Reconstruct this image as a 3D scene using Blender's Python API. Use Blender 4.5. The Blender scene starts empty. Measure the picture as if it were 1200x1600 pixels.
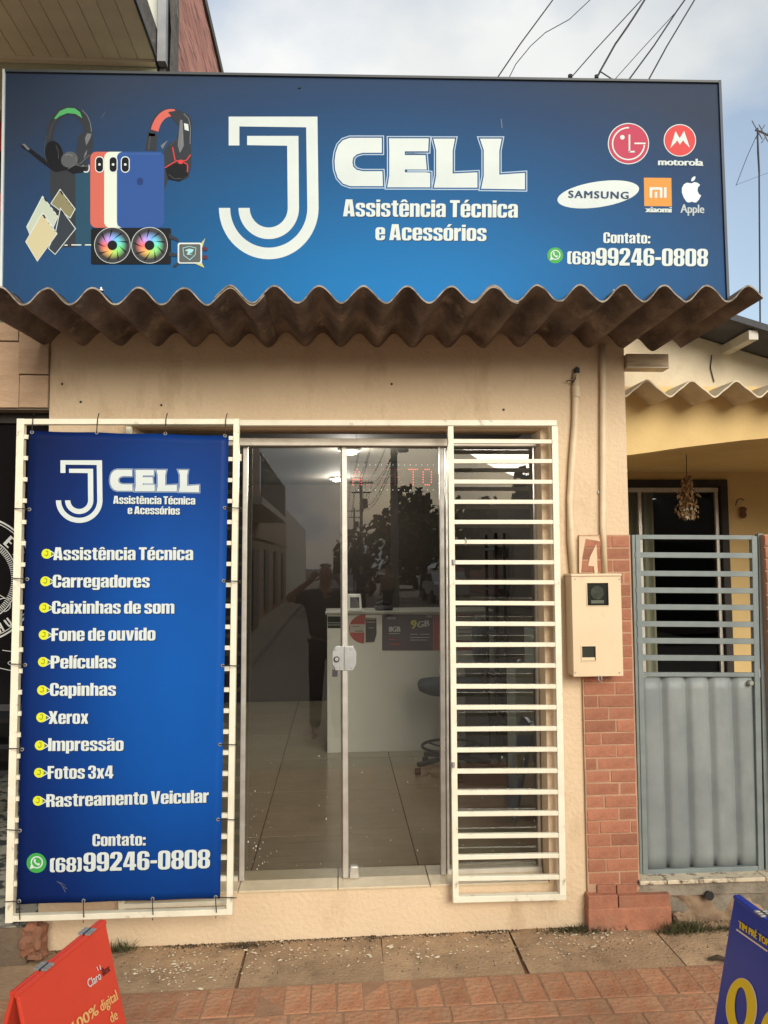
import bpy, bmesh, math, random
from mathutils import Vector, Matrix, noise
from mathutils.geometry import tessellate_polygon
random.seed(7)
R = math.radians
sc = bpy.context.scene
C = sc.collection

# ------------------------------------------------------------------ camera
FPX = 1200.0                      # focal length in photo pixels (photo 1200 x 1600)
CAM = Vector((0.0, -3.7, 1.80))
YAW, PITCH, ROLL = R(3.5), R(3.8), R(0.40)
RM = Matrix.Rotation(-YAW, 3, 'Z') @ Matrix.Rotation(R(90)+PITCH, 3, 'X') @ Matrix.Rotation(-ROLL, 3, 'Z')
cd = bpy.data.cameras.new('camera'); cam = bpy.data.objects.new('camera', cd); C.objects.link(cam)
cam.matrix_world = Matrix.Translation(CAM) @ RM.to_4x4()
cd.sensor_fit = 'VERTICAL'; cd.sensor_height = 24.0; cd.lens = 24.0*FPX/1600.0
cd.clip_start = 0.02; cd.clip_end = 600
sc.camera = cam

# ------------------------------------------------------------------ world and light
w = bpy.data.worlds.new('World'); sc.world = w; w.use_nodes = True
nt = w.node_tree; nt.nodes.clear()
SUN_EL, SUN_AZ = R(22), R(160)   # azimuth measured from +Y towards +X
out = nt.nodes.new('ShaderNodeOutputWorld'); mixs = nt.nodes.new('ShaderNodeMixShader')
b1 = nt.nodes.new('ShaderNodeBackground'); b2 = nt.nodes.new('ShaderNodeBackground')
sky = nt.nodes.new('ShaderNodeTexSky'); sky.sky_type = 'NISHITA'; sky.sun_disc = False
sky.sun_elevation = SUN_EL; sky.sun_rotation = SUN_AZ; sky.air_density = 1.2; sky.dust_density = 1.5
b1.inputs[1].default_value = 0.12
tc = nt.nodes.new('ShaderNodeTexCoord'); mp = nt.nodes.new('ShaderNodeMapping')
mp.inputs['Scale'].default_value = (1.0, 1.0, 1.6); mp.inputs['Location'].default_value = (0.35, 0.15, 0.5)
nz = nt.nodes.new('ShaderNodeTexNoise'); nz.inputs['Scale'].default_value = 2.1; nz.inputs['Detail'].default_value = 7; nz.inputs['Roughness'].default_value = 0.5
rp = nt.nodes.new('ShaderNodeValToRGB'); rp.color_ramp.elements[0].position = 0.33; rp.color_ramp.elements[1].position = 0.52
rp.color_ramp.elements[0].color = (0.25,)*3+(1,)
nz2 = nt.nodes.new('ShaderNodeTexNoise'); nz2.inputs['Scale'].default_value = 2.6; nz2.inputs['Detail'].default_value = 4; nz2.inputs['Roughness'].default_value = 0.45
rp2 = nt.nodes.new('ShaderNodeValToRGB'); rp2.color_ramp.elements[0].position = 0.35; rp2.color_ramp.elements[1].position = 0.68
rp2.color_ramp.elements[0].color = (0.60, 0.63, 0.64, 1); rp2.color_ramp.elements[1].color = (0.90, 0.90, 0.88, 1)
L = nt.links.new
L(tc.outputs['Generated'], mp.inputs[0]); L(mp.outputs[0], nz.inputs[0]); L(tc.outputs['Generated'], nz2.inputs[0])
prev = nz.outputs[0]
for (dx_, dy_, dz_), rad_, amt_ in (((0.50,0.80,0.33),0.34,0.30), ((-0.20,0.76,0.62),0.20,0.13)):   # gaps in the cloud
    ds = nt.nodes.new('ShaderNodeVectorMath'); ds.operation = 'DISTANCE'; ds.inputs[1].default_value = Vector((dx_,dy_,dz_)).normalized()
    L(tc.outputs['Generated'], ds.inputs[0]); mrx = nt.nodes.new('ShaderNodeMapRange'); mrx.interpolation_type = 'SMOOTHSTEP'
    mrx.inputs[1].default_value = 0; mrx.inputs[2].default_value = rad_; mrx.inputs[3].default_value = amt_; mrx.inputs[4].default_value = 0
    L(ds.outputs['Value'], mrx.inputs[0]); sb_ = nt.nodes.new('ShaderNodeMath'); sb_.operation = 'SUBTRACT'; L(prev, sb_.inputs[0]); L(mrx.outputs[0], sb_.inputs[1]); prev = sb_.outputs[0]
L(prev, rp.inputs[0]); L(nz2.outputs[0], rp2.inputs[0]); L(rp2.outputs[0], b2.inputs[0]); b2.inputs[1].default_value = 0.66
L(sky.outputs[0], b1.inputs[0]); L(rp.outputs[0], mixs.inputs[0]); L(b1.outputs[0], mixs.inputs[1]); L(b2.outputs[0], mixs.inputs[2])
L(mixs.outputs[0], out.inputs[0])
sl = bpy.data.lights.new('sun', 'SUN'); so = bpy.data.objects.new('sun', sl); C.objects.link(so)
sl.energy = 2.3; sl.angle = R(34); sl.color = (1.0, 0.92, 0.79)
sd = Vector((math.sin(SUN_AZ)*math.cos(SUN_EL), math.cos(SUN_AZ)*math.cos(SUN_EL), math.sin(SUN_EL)))
so.rotation_euler = sd.to_track_quat('Z', 'Y').to_euler(); so.location = (0, 0, 12)
sc.view_settings.view_transform = 'Standard'; sc.view_settings.look = 'None'
sc.view_settings.gamma = 1; sc.view_settings.exposure = 0.78; sc.view_settings.use_curve_mapping = False

# ------------------------------------------------------------------ helpers
def ray(px, py):
    return RM @ Vector(((px-600)/FPX, -(py-800)/FPX, -1.0))
def P(px, py, Y=0.0):
    d = ray(px, py); return CAM + d*((Y-CAM.y)/d.y)
def PZ(px, py, Z=0.0):
    d = ray(px, py); return CAM + d*((Z-CAM.z)/d.z)
def PD(px, py, dist):
    return CAM + ray(px, py)*dist
def PP(px, py, o, n):
    d = ray(px, py); return CAM + d*((o-CAM).dot(n)/d.dot(n))

gA, gB = P(170,1480,0), P(920,1446,0)     # the pavement climbs gently to the right
GS = (gB.z-gA.z)/(gB.x-gA.x); G0 = gA.z-GS*gA.x
def gz(x): return G0+GS*x
_m = {}
def mat(name, col, rough=0.7, col2=None, scale=6.0, lo=0.35, hi=0.65, bump=0.0, bscale=60.0, metal=0.0,
        dirt=None, dscale=2.0, dlo=0.5, dhi=0.7, stretch=(1,1,1), spec=0.4, coords='Object', dstretch=(1,1,1), vary=0.0, bdetail=4):
    if name in _m: return _m[name]
    m = bpy.data.materials.new(name); m.use_nodes = True; t = m.node_tree
    b = t.nodes['Principled BSDF']; l = t.links.new
    b.inputs['Roughness'].default_value = rough; b.inputs['Metallic'].default_value = metal
    b.inputs['Specular IOR Level'].default_value = .10 if 'print' in name else spec
    b.inputs['Base Color'].default_value = (*col, 1)
    tcn = t.nodes.new('ShaderNodeTexCoord'); src = tcn.outputs[coords]
    mpn = t.nodes.new('ShaderNodeMapping'); mpn.inputs['Scale'].default_value = stretch; l(src, mpn.inputs[0])
    cur = None
    if col2 is not None:
        n = t.nodes.new('ShaderNodeTexNoise'); n.inputs['Scale'].default_value = scale; n.inputs['Detail'].default_value = 6
        n.inputs['Roughness'].default_value = 0.6
        r = t.nodes.new('ShaderNodeValToRGB'); r.color_ramp.elements[0].position = lo; r.color_ramp.elements[1].position = hi
        r.color_ramp.elements[0].color = (*col, 1); r.color_ramp.elements[1].color = (*col2, 1)
        l(mpn.outputs[0], n.inputs[0]); l(n.outputs[0], r.inputs[0]); cur = r.outputs[0]
    if dirt is not None:
        md = t.nodes.new('ShaderNodeMapping'); md.inputs['Scale'].default_value = dstretch; md.inputs['Location'].default_value = (3.1, 1.7, 5.3); l(src, md.inputs[0])
        n = t.nodes.new('ShaderNodeTexNoise'); n.inputs['Scale'].default_value = dscale; n.inputs['Detail'].default_value = 8; n.inputs['Roughness'].default_value = 0.7
        r = t.nodes.new('ShaderNodeValToRGB'); r.color_ramp.elements[0].position = dlo; r.color_ramp.elements[1].position = dhi
        mx = t.nodes.new('ShaderNodeMixRGB'); l(md.outputs[0], n.inputs[0]); l(n.outputs[0], r.inputs[0]); l(r.outputs[0], mx.inputs[0])
        if cur: l(cur, mx.inputs[1])
        else: mx.inputs[1].default_value = (*col, 1)
        mx.inputs[2].default_value = (*dirt, 1); cur = mx.outputs[0]
    if vary > 0:
        oi = t.nodes.new('ShaderNodeObjectInfo'); hs = t.nodes.new('ShaderNodeHueSaturation')
        mr = t.nodes.new('ShaderNodeMapRange'); mr.inputs[3].default_value = 1-vary; mr.inputs[4].default_value = 1+vary
        l(oi.outputs['Random'], mr.inputs[0]); l(mr.outputs[0], hs.inputs['Value'])
        if cur: l(cur, hs.inputs['Color'])
        else: hs.inputs['Color'].default_value = (*col, 1)
        cur = hs.outputs[0]
    if cur: l(cur, b.inputs['Base Color'])
    if bump > 0:
        n = t.nodes.new('ShaderNodeTexNoise'); n.inputs['Scale'].default_value = bscale; n.inputs['Detail'].default_value = bdetail
        bp = t.nodes.new('ShaderNodeBump'); bp.inputs['Strength'].default_value = bump; bp.inputs['Distance'].default_value = 0.01
        l(mpn.outputs[0], n.inputs[0]); l(n.outputs[0], bp.inputs['Height']); l(bp.outputs[0], b.inputs['Normal'])
    _m[name] = m; return m
def emit(name, col, s):
    if name in _m: return _m[name]
    m = bpy.data.materials.new(name); m.use_nodes = True; b = m.node_tree.nodes['Principled BSDF']
    b.inputs['Base Color'].default_value = (*col, 1); b.inputs['Emission Color'].default_value = (*col, 1); b.inputs['Emission Strength'].default_value = s
    _m[name] = m; return m
def glassmat(name, tint, refl=1.7):
    m = bpy.data.materials.new(name); m.use_nodes = True; t = m.node_tree; t.nodes.clear(); l = t.links.new
    o = t.nodes.new('ShaderNodeOutputMaterial'); mx = t.nodes.new('ShaderNodeMixShader')
    tr = t.nodes.new('ShaderNodeBsdfTransparent'); tr.inputs[0].default_value = (*tint, 1)
    g = t.nodes.new('ShaderNodeBsdfGlossy'); g.inputs['Roughness'].default_value = 0.004
    f = t.nodes.new('ShaderNodeFresnel'); f.inputs[0].default_value = 1.5
    mm = t.nodes.new('ShaderNodeMath'); mm.operation = 'MULTIPLY'; mm.inputs[1].default_value = refl; mm.use_clamp = True
    l(f.outputs[0], mm.inputs[0]); l(mm.outputs[0], mx.inputs[0]); l(tr.outputs[0], mx.inputs[1]); l(g.outputs[0], mx.inputs[2]); l(mx.outputs[0], o.inputs[0])
    return m

WL = {}
def wloc(o): return WL.get(o.name, Vector((0,0,0))) if o else Vector((0,0,0))
def tag(o, label=None, cat=None, group=None, kind=None):
    if label: o['label'] = label
    if cat: o['category'] = cat
    if group: o['group'] = group
    if kind: o['kind'] = kind
    return o
def thing(name, loc, label, cat, group=None):
    o = bpy.data.objects.new(name, None); C.objects.link(o); o.location = loc; o.empty_display_size = 0.1
    WL[o.name] = Vector(loc); return tag(o, label, cat, group)
def struct(name, loc=(0,0,0)):
    o = bpy.data.objects.new(name, None); C.objects.link(o); o.location = loc; WL[o.name] = Vector(loc); o['kind'] = 'structure'; return o

class MB:
    def __init__(s): s.v = []; s.f = []; s.mi = []; s.cur = 0; s.smooth = False
    def poly(s, pts):
        n = len(s.v); s.v += [Vector(p) for p in pts]; s.f.append(tuple(range(n, n+len(pts)))); s.mi.append(s.cur)
    def mesh(s, vs, fs):
        n = len(s.v); s.v += [Vector(p) for p in vs]
        for f in fs: s.f.append(tuple(i+n for i in f)); s.mi.append(s.cur)
    def hexa(s, a):   # 8 points: bottom ring 0-3, top ring 4-7
        s.mesh(a, [(3,2,1,0),(4,5,6,7),(0,1,5,4),(1,2,6,5),(2,3,7,6),(3,0,4,7)])
    def box(s, lo, hi):
        x0,y0,z0 = lo; x1,y1,z1 = hi
        if x0>x1: x0,x1=x1,x0
        if y0>y1: y0,y1=y1,y0
        if z0>z1: z0,z1=z1,z0
        s.hexa([(x0,y0,z0),(x1,y0,z0),(x1,y1,z0),(x0,y1,z0),(x0,y0,z1),(x1,y0,z1),(x1,y1,z1),(x0,y1,z1)])
    def bar(s, a, b, wd, ht, up=(0,0,1)):   # box from a to b, width wd sideways, height ht along up
        a = Vector(a); b = Vector(b); d = (b-a).normalized(); u = Vector(up); sd_ = d.cross(u).normalized()*wd/2; u = sd_.normalized().cross(d).normalized()*ht/2
        s.hexa([a-sd_-u, a+sd_-u, b+sd_-u, b-sd_-u, a-sd_+u, a+sd_+u, b+sd_+u, b-sd_+u])
    def tube(s, path, r, n=8, cap=True, closed=False):
        path = [Vector(p) for p in path]; rs = r if isinstance(r, (list, tuple)) else [r]*len(path)
        base = len(s.v); ref = Vector((0.13, 0.27, 0.95)); m = len(path)
        for i, p in enumerate(path):
            if closed: d = path[(i+1) % m]-path[i-1]
            else: d = path[min(i+1, m-1)]-path[max(i-1, 0)]
            d.normalize(); rr = ref if abs(d.dot(ref)) < 0.95 else Vector((1,0,0))
            x = d.cross(rr).normalized(); y = d.cross(x)
            for k in range(n):
                t = 2*math.pi*k/n; s.v.append(p + (x*math.cos(t)+y*math.sin(t))*rs[i])
        for i in range(m if closed else m-1):
            j = (i+1) % m
            for k in range(n):
                k2 = (k+1) % n
                s.f.append((base+i*n+k, base+i*n+k2, base+j*n+k2, base+j*n+k)); s.mi.append(s.cur)
        if cap and not closed:
            s.f.append(tuple(base+k for k in range(n))[::-1]); s.mi.append(s.cur)
            s.f.append(tuple(base+(m-1)*n+k for k in range(n))); s.mi.append(s.cur)
    def lathe(s, c, prof, n=16, axis='z'):   # prof: (radius, height)
        c = Vector(c); base = len(s.v)
        for (r, h) in prof:
            for k in range(n):
                t = 2*math.pi*k/n; a, b = r*math.cos(t), r*math.sin(t)
                s.v.append(c + (Vector((a,b,h)) if axis=='z' else Vector((a,h,b)) if axis=='y' else Vector((h,a,b))))
        for i in range(len(prof)-1):
            for k in range(n):
                k2 = (k+1)%n; s.f.append((base+i*n+k, base+i*n+k2, base+(i+1)*n+k2, base+(i+1)*n+k)); s.mi.append(s.cur)
        s.f.append(tuple(base+k for k in range(n))[::-1]); s.mi.append(s.cur)
        s.f.append(tuple(base+(len(prof)-1)*n+k for k in range(n))); s.mi.append(s.cur)
    def prism(s, pts, off):   # polygon (3-D points) extruded by off; concave allowed
        pts = [Vector(p) for p in pts]; off = Vector(off); n = len(pts)
        tris = tessellate_polygon([pts]); base = len(s.v)
        s.v += pts + [p+off for p in pts]
        for t in tris:
            s.f.append(tuple(base+i for i in t)); s.mi.append(s.cur); s.f.append(tuple(base+n+i for i in reversed(t))); s.mi.append(s.cur)
        for i in range(n):
            j = (i+1)%n; s.f.append((base+i, base+j, base+n+j, base+n+i)); s.mi.append(s.cur)
    def flat(s, pts):
        pts = [Vector(p) for p in pts]; tris = tessellate_polygon([pts]); base = len(s.v); s.v += pts
        for t in tris: s.f.append(tuple(base+i for i in t)); s.mi.append(s.cur)
    def build(s, name, mats, parent=None, bevel=0.0, smooth=False, fix=True, seg=2, auto=None):
        me = bpy.data.meshes.new(name)
        xs = [v.x for v in s.v]; ys = [v.y for v in s.v]; zs = [v.z for v in s.v]
        c = Vector(((min(xs)+max(xs))/2, (min(ys)+max(ys))/2, (min(zs)+max(zs))/2))
        me.from_pydata([v-c for v in s.v], [], s.f)
        for m_ in (mats if isinstance(mats, (list, tuple)) else [mats]): me.materials.append(m_)
        me.polygons.foreach_set('material_index', s.mi)
        if smooth: me.polygons.foreach_set('use_smooth', [True]*len(s.f))
        me.update()
        if fix:
            bm = bmesh.new(); bm.from_mesh(me); bmesh.ops.recalc_face_normals(bm, faces=bm.faces); bm.to_mesh(me); bm.free()
        o = bpy.data.objects.new(name, me); C.objects.link(o); WL[o.name] = c
        if parent: o.parent = parent; o.location = c - wloc(parent)
        else: o.location = c
        if bevel > 0:
            md = o.modifiers.new('Bevel', 'BEVEL'); md.width = bevel; md.segments = seg; md.limit_method = 'ANGLE'; md.angle_limit = R(35)
        return o
def copy_to(src, loc, parent=None, rot=None):
    o = src.copy(); C.objects.link(o); WL[o.name] = Vector(loc); o.parent = parent
    o.location = Vector(loc) - wloc(parent)
    if rot: o.rotation_euler = rot
    return o

# ---- lettering
_tx = {}
def text2d(s, ls=1.0):
    k = (s, ls)
    if k in _tx: return _tx[k]
    cu = bpy.data.curves.new('t', 'FONT'); cu.body = s; cu.size = 1; cu.resolution_u = 3; cu.space_character = ls
    o = bpy.data.objects.new('t', cu); C.objects.link(o)
    dg = bpy.context.evaluated_depsgraph_get(); me = bpy.data.meshes.new_from_object(o.evaluated_get(dg))
    vs = [(v.co.x, v.co.y) for v in me.vertices]; fs = [tuple(p.vertices) for p in me.polygons]
    bpy.data.objects.remove(o); bpy.data.curves.remove(cu); bpy.data.meshes.remove(me)
    x0 = min(v[0] for v in vs); x1 = max(v[0] for v in vs)
    _tx[k] = ([(v[0]-x0, v[1]) for v in vs], fs, x1-x0); return _tx[k]
CAPH = 0.729
def letters(mb, s, mp_, p0, p1, hpx, up=(0.012,-1), bold=0.0, n=1, ls=1.0, cap=CAPH, lift=0.00025, base=1, slant=0.0):
    """lay text between two points of a surface; mp_(px,py,layer) returns the world point; bold thickens the upright strokes"""
    vs, fs, W = text2d(s, ls); p0 = Vector(p0); p1 = Vector(p1); up = Vector(up)
    W2 = W + bold
    for k in range(n):
        dx = bold*(k/(n-1)) if n > 1 else 0
        pts = []
        for (x, y) in vs:
            q = p0 + (p1-p0)*((x+dx+slant*y)/W2) + up*(y/cap*hpx); pts.append(mp_(q.x, q.y, base+k))
        mb.mesh(pts, fs)
# heavy condensed poster face, drawn by hand as polygons (cap height 1)
def _rr(x0,y0,x1,y1,r): return [(x0,y0+r),(x0+r*.3,y0+r*.3),(x0+r,y0),(x1-r,y0),(x1-r*.3,y0+r*.3),(x1,y0+r),(x1,y1-r),(x1-r*.3,y1-r*.3),(x1-r,y1),(x0+r,y1),(x0+r*.3,y1-r*.3),(x0,y1-r)]
def _sl(x0,y0,x1,y1): r = (x1-x0)*.45; return _rr(x0,y0,x1,y1,r)
def _bx(x0,y0,x1,y1): return [(x0,y0),(x1,y0),(x1,y1),(x0,y1)]
_9 = [(0,.82),(.05,.95),(.16,1.01),(.36,1.01),(.47,.95),(.52,.82),(.52,.18),(.47,.05),(.36,-.01),(.16,-.01),(.05,.05),(0,.18),(0,.3),(.2,.3),(.2,.17),(.23,.12),(.29,.12),(.32,.17),(.32,.42),(.26,.38),(.16,.38),(.05,.43),(0,.55)]
_E = [(0,0),(0,1),(.42,1),(.42,.84),(.21,.84),(.21,.6),(.4,.6),(.4,.44),(.21,.44),(.21,.16),(.43,.16),(.43,0)]
FG = {
'o':(.5,[[_rr(0,-.01,.5,.8,.15),_sl(.2,.12,.3,.67)]]),
'e':(.5,[[[(.5,.36),(.5,.64),(.46,.75),(.36,.8),(.14,.8),(.04,.75),(0,.64),(0,.15),(.04,.04),(.14,-.01),(.36,-.01),(.46,.04),(.5,.15),(.5,.28),(.3,.28),(.3,.15),(.27,.11),(.23,.11),(.2,.15),(.2,.36)],_sl(.2,.45,.3,.68)]]),
'c':(.5,[[[(.5,.5),(.5,.64),(.46,.75),(.36,.8),(.14,.8),(.04,.75),(0,.64),(0,.15),(.04,.04),(.14,-.01),(.36,-.01),(.46,.04),(.5,.15),(.5,.3),(.3,.3),(.3,.15),(.27,.11),(.23,.11),(.2,.15),(.2,.64),(.23,.68),(.27,.68),(.3,.64),(.3,.5)]]]),
's':(.48,[[[(.48,.52),(.48,.66),(.44,.76),(.34,.8),(.14,.8),(.04,.75),(0,.65),(0,.53),(.04,.46),(.26,.33),(.29,.29),(.29,.14),(.27,.11),(.22,.11),(.2,.14),(.2,.26),(0,.26),(0,.13),(.04,.04),(.14,-.01),(.34,-.01),(.44,.04),(.48,.13),(.48,.28),(.44,.36),(.22,.49),(.19,.53),(.19,.64),(.21,.68),(.26,.68),(.28,.65),(.28,.52)]]]),
'a':(.5,[[[(.5,0),(.5,.64),(.46,.75),(.36,.8),(.14,.8),(.04,.75),(0,.66),(0,.52),(.2,.52),(.2,.65),(.23,.68),(.27,.68),(.3,.65),(.3,.5),(.1,.43),(.02,.36),(0,.28),(0,.12),(.04,.03),(.13,-.01),(.2,-.01),(.27,.02),(.31,.07),(.31,0)],[(.2,.14),(.23,.1),(.28,.12),(.3,.16),(.3,.39),(.22,.34),(.2,.3)]]]),
'i':(.2,[[_bx(0,0,.2,.79)],[_bx(0,.86,.2,1)]]), 'l':(.2,[[_bx(0,0,.2,1)]]), 'í':(.2,[[_bx(0,0,.2,.79)],[[(.02,.85),(.1,1.03),(.28,1.03),(.14,.85)]]]),
't':(.36,[[[(.08,.95),(.08,.79),(0,.79),(0,.67),(.08,.67),(.08,.14),(.11,.04),(.18,0),(.36,0),(.36,.12),(.3,.12),(.28,.15),(.28,.67),(.36,.67),(.36,.79),(.28,.79),(.28,.95)]]]),
'n':(.5,[[[(0,0),(0,.79),(.19,.79),(.19,.73),(.24,.78),(.3,.8),(.37,.8),(.46,.76),(.5,.67),(.5,0),(.3,0),(.3,.64),(.27,.68),(.23,.68),(.2,.64),(.2,0)]]]),
'h':(.5,[[[(0,0),(0,1),(.2,1),(.2,.74),(.24,.78),(.3,.8),(.37,.8),(.46,.76),(.5,.67),(.5,0),(.3,0),(.3,.64),(.27,.68),(.23,.68),(.2,.64),(.2,0)]]]),
'm':(.8,[[[(0,0),(0,.79),(.19,.79),(.19,.73),(.24,.78),(.3,.8),(.38,.8),(.45,.77),(.48,.72),(.53,.77),(.6,.8),(.68,.8),(.76,.76),(.8,.67),(.8,0),(.6,0),(.6,.64),(.57,.68),(.53,.68),(.5,.64),(.5,0),(.3,0),(.3,.64),(.27,.68),(.23,.68),(.2,.64),(.2,0)]]]),
'u':(.5,[[[(0,.79),(0,.13),(.04,.03),(.13,-.01),(.2,-.01),(.27,.02),(.31,.07),(.31,0),(.5,0),(.5,.79),(.3,.79),(.3,.16),(.27,.11),(.23,.11),(.2,.15),(.2,.79)]]]),
'r':(.35,[[[(0,0),(0,.79),(.19,.79),(.19,.7),(.23,.76),(.29,.8),(.35,.8),(.35,.59),(.27,.59),(.22,.56),(.2,.5),(.2,0)]]]),
'x':(.5,[[[(0,.79),(.2,.79),(.255,.57),(.31,.79),(.5,.79),(.38,.4),(.5,0),(.3,0),(.25,.22),(.19,0),(0,0),(.12,.4)]]]),
'v':(.51,[[[(0,.79),(.2,.79),(.26,.25),(.32,.79),(.51,.79),(.38,0),(.13,0)]]]),
'd':(.5,[[[(.5,0),(.5,1),(.3,1),(.3,.74),(.26,.78),(.2,.8),(.13,.8),(.04,.76),(0,.66),(0,.13),(.04,.03),(.13,-.01),(.2,-.01),(.27,.02),(.31,.06),(.31,0)],_sl(.2,.11,.3,.68)]]),
'p':(.5,[[[(0,-.2),(0,.79),(.19,.79),(.19,.73),(.23,.78),(.3,.8),(.37,.8),(.46,.76),(.5,.66),(.5,.13),(.46,.03),(.37,-.01),(.3,-.01),(.24,.01),(.2,.05),(.2,-.2)],_sl(.2,.11,.3,.68)]]),
'g':(.5,[[[(.5,.79),(.31,.79),(.31,.73),(.27,.78),(.2,.8),(.13,.8),(.04,.76),(0,.66),(0,.17),(.04,.07),(.13,.03),(.2,.03),(.27,.06),(.3,.09),(.3,-.04),(.27,-.09),(.22,-.09),(.2,-.05),(0,-.05),(.02,-.14),(.1,-.2),(.36,-.2),(.46,-.16),(.5,-.06)],_sl(.2,.15,.3,.68)]]),
'A':(.6,[[[(0,0),(.13,1),(.47,1),(.6,0),(.38,0),(.365,.17),(.235,.17),(.22,0)],[(.25,.33),(.35,.33),(.3,.8)]]]),
'T':(.5,[[[(0,1),(.5,1),(.5,.84),(.355,.84),(.355,0),(.145,0),(.145,.84),(0,.84)]]]),
'C':(.54,[[[(.54,.6),(.54,.82),(.49,.95),(.38,1.01),(.16,1.01),(.05,.95),(0,.82),(0,.18),(.05,.05),(.16,-.01),(.38,-.01),(.49,.05),(.54,.18),(.54,.4),(.33,.4),(.33,.17),(.3,.12),(.24,.12),(.21,.17),(.21,.83),(.24,.88),(.3,.88),(.33,.83),(.33,.6)]]]),
'F':(.42,[[[(0,0),(0,1),(.42,1),(.42,.84),(.21,.84),(.21,.6),(.39,.6),(.39,.45),(.21,.45),(.21,0)]]]), 'E':(.43,[[_E]]), 'É':(.43,[[_E],[[(.12,1.05),(.22,1.22),(.40,1.22),(.26,1.05)]]]),
'P':(.54,[[[(0,0),(0,1),(.34,1),(.48,.95),(.54,.84),(.54,.56),(.48,.45),(.34,.4),(.21,.4),(.21,0)],[(.212,.54),(.3,.56),(.33,.6),(.33,.8),(.3,.84),(.212,.86)]]]),
'R':(.54,[[[(0,0),(0,1),(.34,1),(.48,.95),(.54,.84),(.54,.64),(.5,.55),(.42,.5),(.5,.46),(.53,.4),(.54,0),(.33,0),(.33,.36),(.3,.41),(.21,.42),(.21,0)],[(.212,.56),(.3,.57),(.33,.62),(.33,.8),(.3,.84),(.212,.86)]]]),
'V':(.59,[[[(0,1),(.21,1),(.3,.28),(.39,1),(.59,1),(.43,0),(.16,0)]]]), 'X':(.6,[[[(0,1),(.22,1),(.3,.74),(.38,1),(.59,1),(.44,.5),(.6,0),(.38,0),(.3,.26),(.21,0),(0,0),(.15,.5)]]]),
'I':(.21,[[_bx(0,0,.21,1)]]), 'M':(.74,[[[(0,0),(0,1),(.27,1),(.37,.45),(.47,1),(.74,1),(.74,0),(.55,0),(.55,.62),(.44,0),(.3,0),(.19,.62),(.19,0)]]]), 'O':(.54,[[_rr(0,-.01,.54,1.01,.16),_sl(.21,.12,.33,.88)]]),
'0':(.52,[[_rr(0,-.01,.52,1.01,.16),_sl(.2,.12,.32,.88)]]), '9':(.52,[[_9,_sl(.2,.5,.32,.89)]]), '6':(.52,[[[(.52-x,1-y) for x,y in _9],_sl(.2,.11,.32,.5)]]),
'2':(.52,[[[(0,.66),(0,.82),(.05,.95),(.16,1.01),(.36,1.01),(.47,.95),(.52,.82),(.52,.68),(.49,.56),(.24,.17),(.5,.17),(.5,0),(0,0),(0,.15),(.29,.62),(.32,.7),(.32,.83),(.29,.88),(.23,.88),(.2,.83),(.2,.66)]]]),
'3':(.52,[[[(0,.68),(0,.82),(.05,.95),(.16,1.01),(.36,1.01),(.47,.95),(.52,.82),(.52,.65),(.48,.55),(.4,.51),(.48,.46),(.52,.37),(.52,.18),(.47,.05),(.36,-.01),(.16,-.01),(.05,.05),(0,.18),(0,.34),(.2,.34),(.2,.17),(.23,.12),(.29,.12),(.32,.17),(.32,.38),(.28,.43),(.2,.44),(.2,.58),(.28,.59),(.32,.64),(.32,.83),(.29,.88),(.23,.88),(.2,.83),(.2,.68)]]]),
'4':(.55,[[[(.28,0),(.28,.18),(0,.18),(0,.33),(.2,1),(.48,1),(.48,.33),(.55,.33),(.55,.18),(.48,.18),(.48,0)],[(.15,.33),(.28,.33),(.278,.78)]]]),
'8':(.52,[[[(0,.82),(.05,.95),(.16,1.01),(.36,1.01),(.47,.95),(.52,.82),(.52,.66),(.48,.56),(.43,.52),(.48,.47),(.52,.38),(.52,.18),(.47,.05),(.36,-.01),(.16,-.01),(.05,.05),(0,.18),(0,.38),(.04,.47),(.09,.52),(.04,.56),(0,.66)],_sl(.2,.58,.32,.89),_sl(.2,.11,.32,.46)]]),
'-':(.28,[[_bx(0,.34,.28,.5)]]), ':':(.2,[[_bx(0,0,.2,.2)],[_bx(0,.5,.2,.7)]]),
'(':(.26,[[[(.26,1),(.1,1),(.02,.94),(0,.86),(0,.14),(.02,.06),(.1,0),(.26,0),(.26,.13),(.2,.15),(.2,.85),(.26,.87)]]]), ')':(.26,[[[(0,1),(.16,1),(.24,.94),(.26,.86),(.26,.14),(.24,.06),(.16,0),(0,0),(0,.13),(.06,.15),(.06,.85),(0,.87)]]]),
}
for a_, b_, p_ in (('é','e',[(.16,.86),(.26,1.03),(.44,1.03),(.30,.86)]),('ó','o',[(.16,.86),(.26,1.03),(.44,1.03),(.30,.86)]),('ê','e',[(.05,.86),(.17,1.02),(.33,1.02),(.45,.86),(.32,.86),(.25,.93),(.18,.86)]),('ã','a',[(.04,.87),(.06,.96),(.14,1.0),(.34,.93),(.38,.98),(.47,.98),(.44,.9),(.36,.86),(.16,.92),(.12,.87)])):
    FG[a_] = (FG[b_][0], FG[b_][1]+[[p_]])
def poster_letters(mb, s, mp_, p0, p1, hpx, up=(0.012,-1), base=1, gap=0.045):
    items = []; x = 0
    for ch in s:
        if ch == ' ': x += .17; continue
        items.append((ch, x)); x += FG[ch][0]+gap
    W_ = x-gap; p0 = Vector(p0); p1 = Vector(p1); up = Vector(up)
    for ch, x0 in items:
        for loops in FG[ch][1]:
            tris = tessellate_polygon([[Vector((a,b,0)) for a,b in lp] for lp in loops]); pts = []
            for lp in loops:
                for (vx, vy) in lp:
                    q = p0+(p1-p0)*((x0+vx)/W_)+up*(vy*hpx); pts.append(mp_(q.x, q.y, base))
            mb.mesh(pts, [tuple(t) for t in tris])
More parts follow.
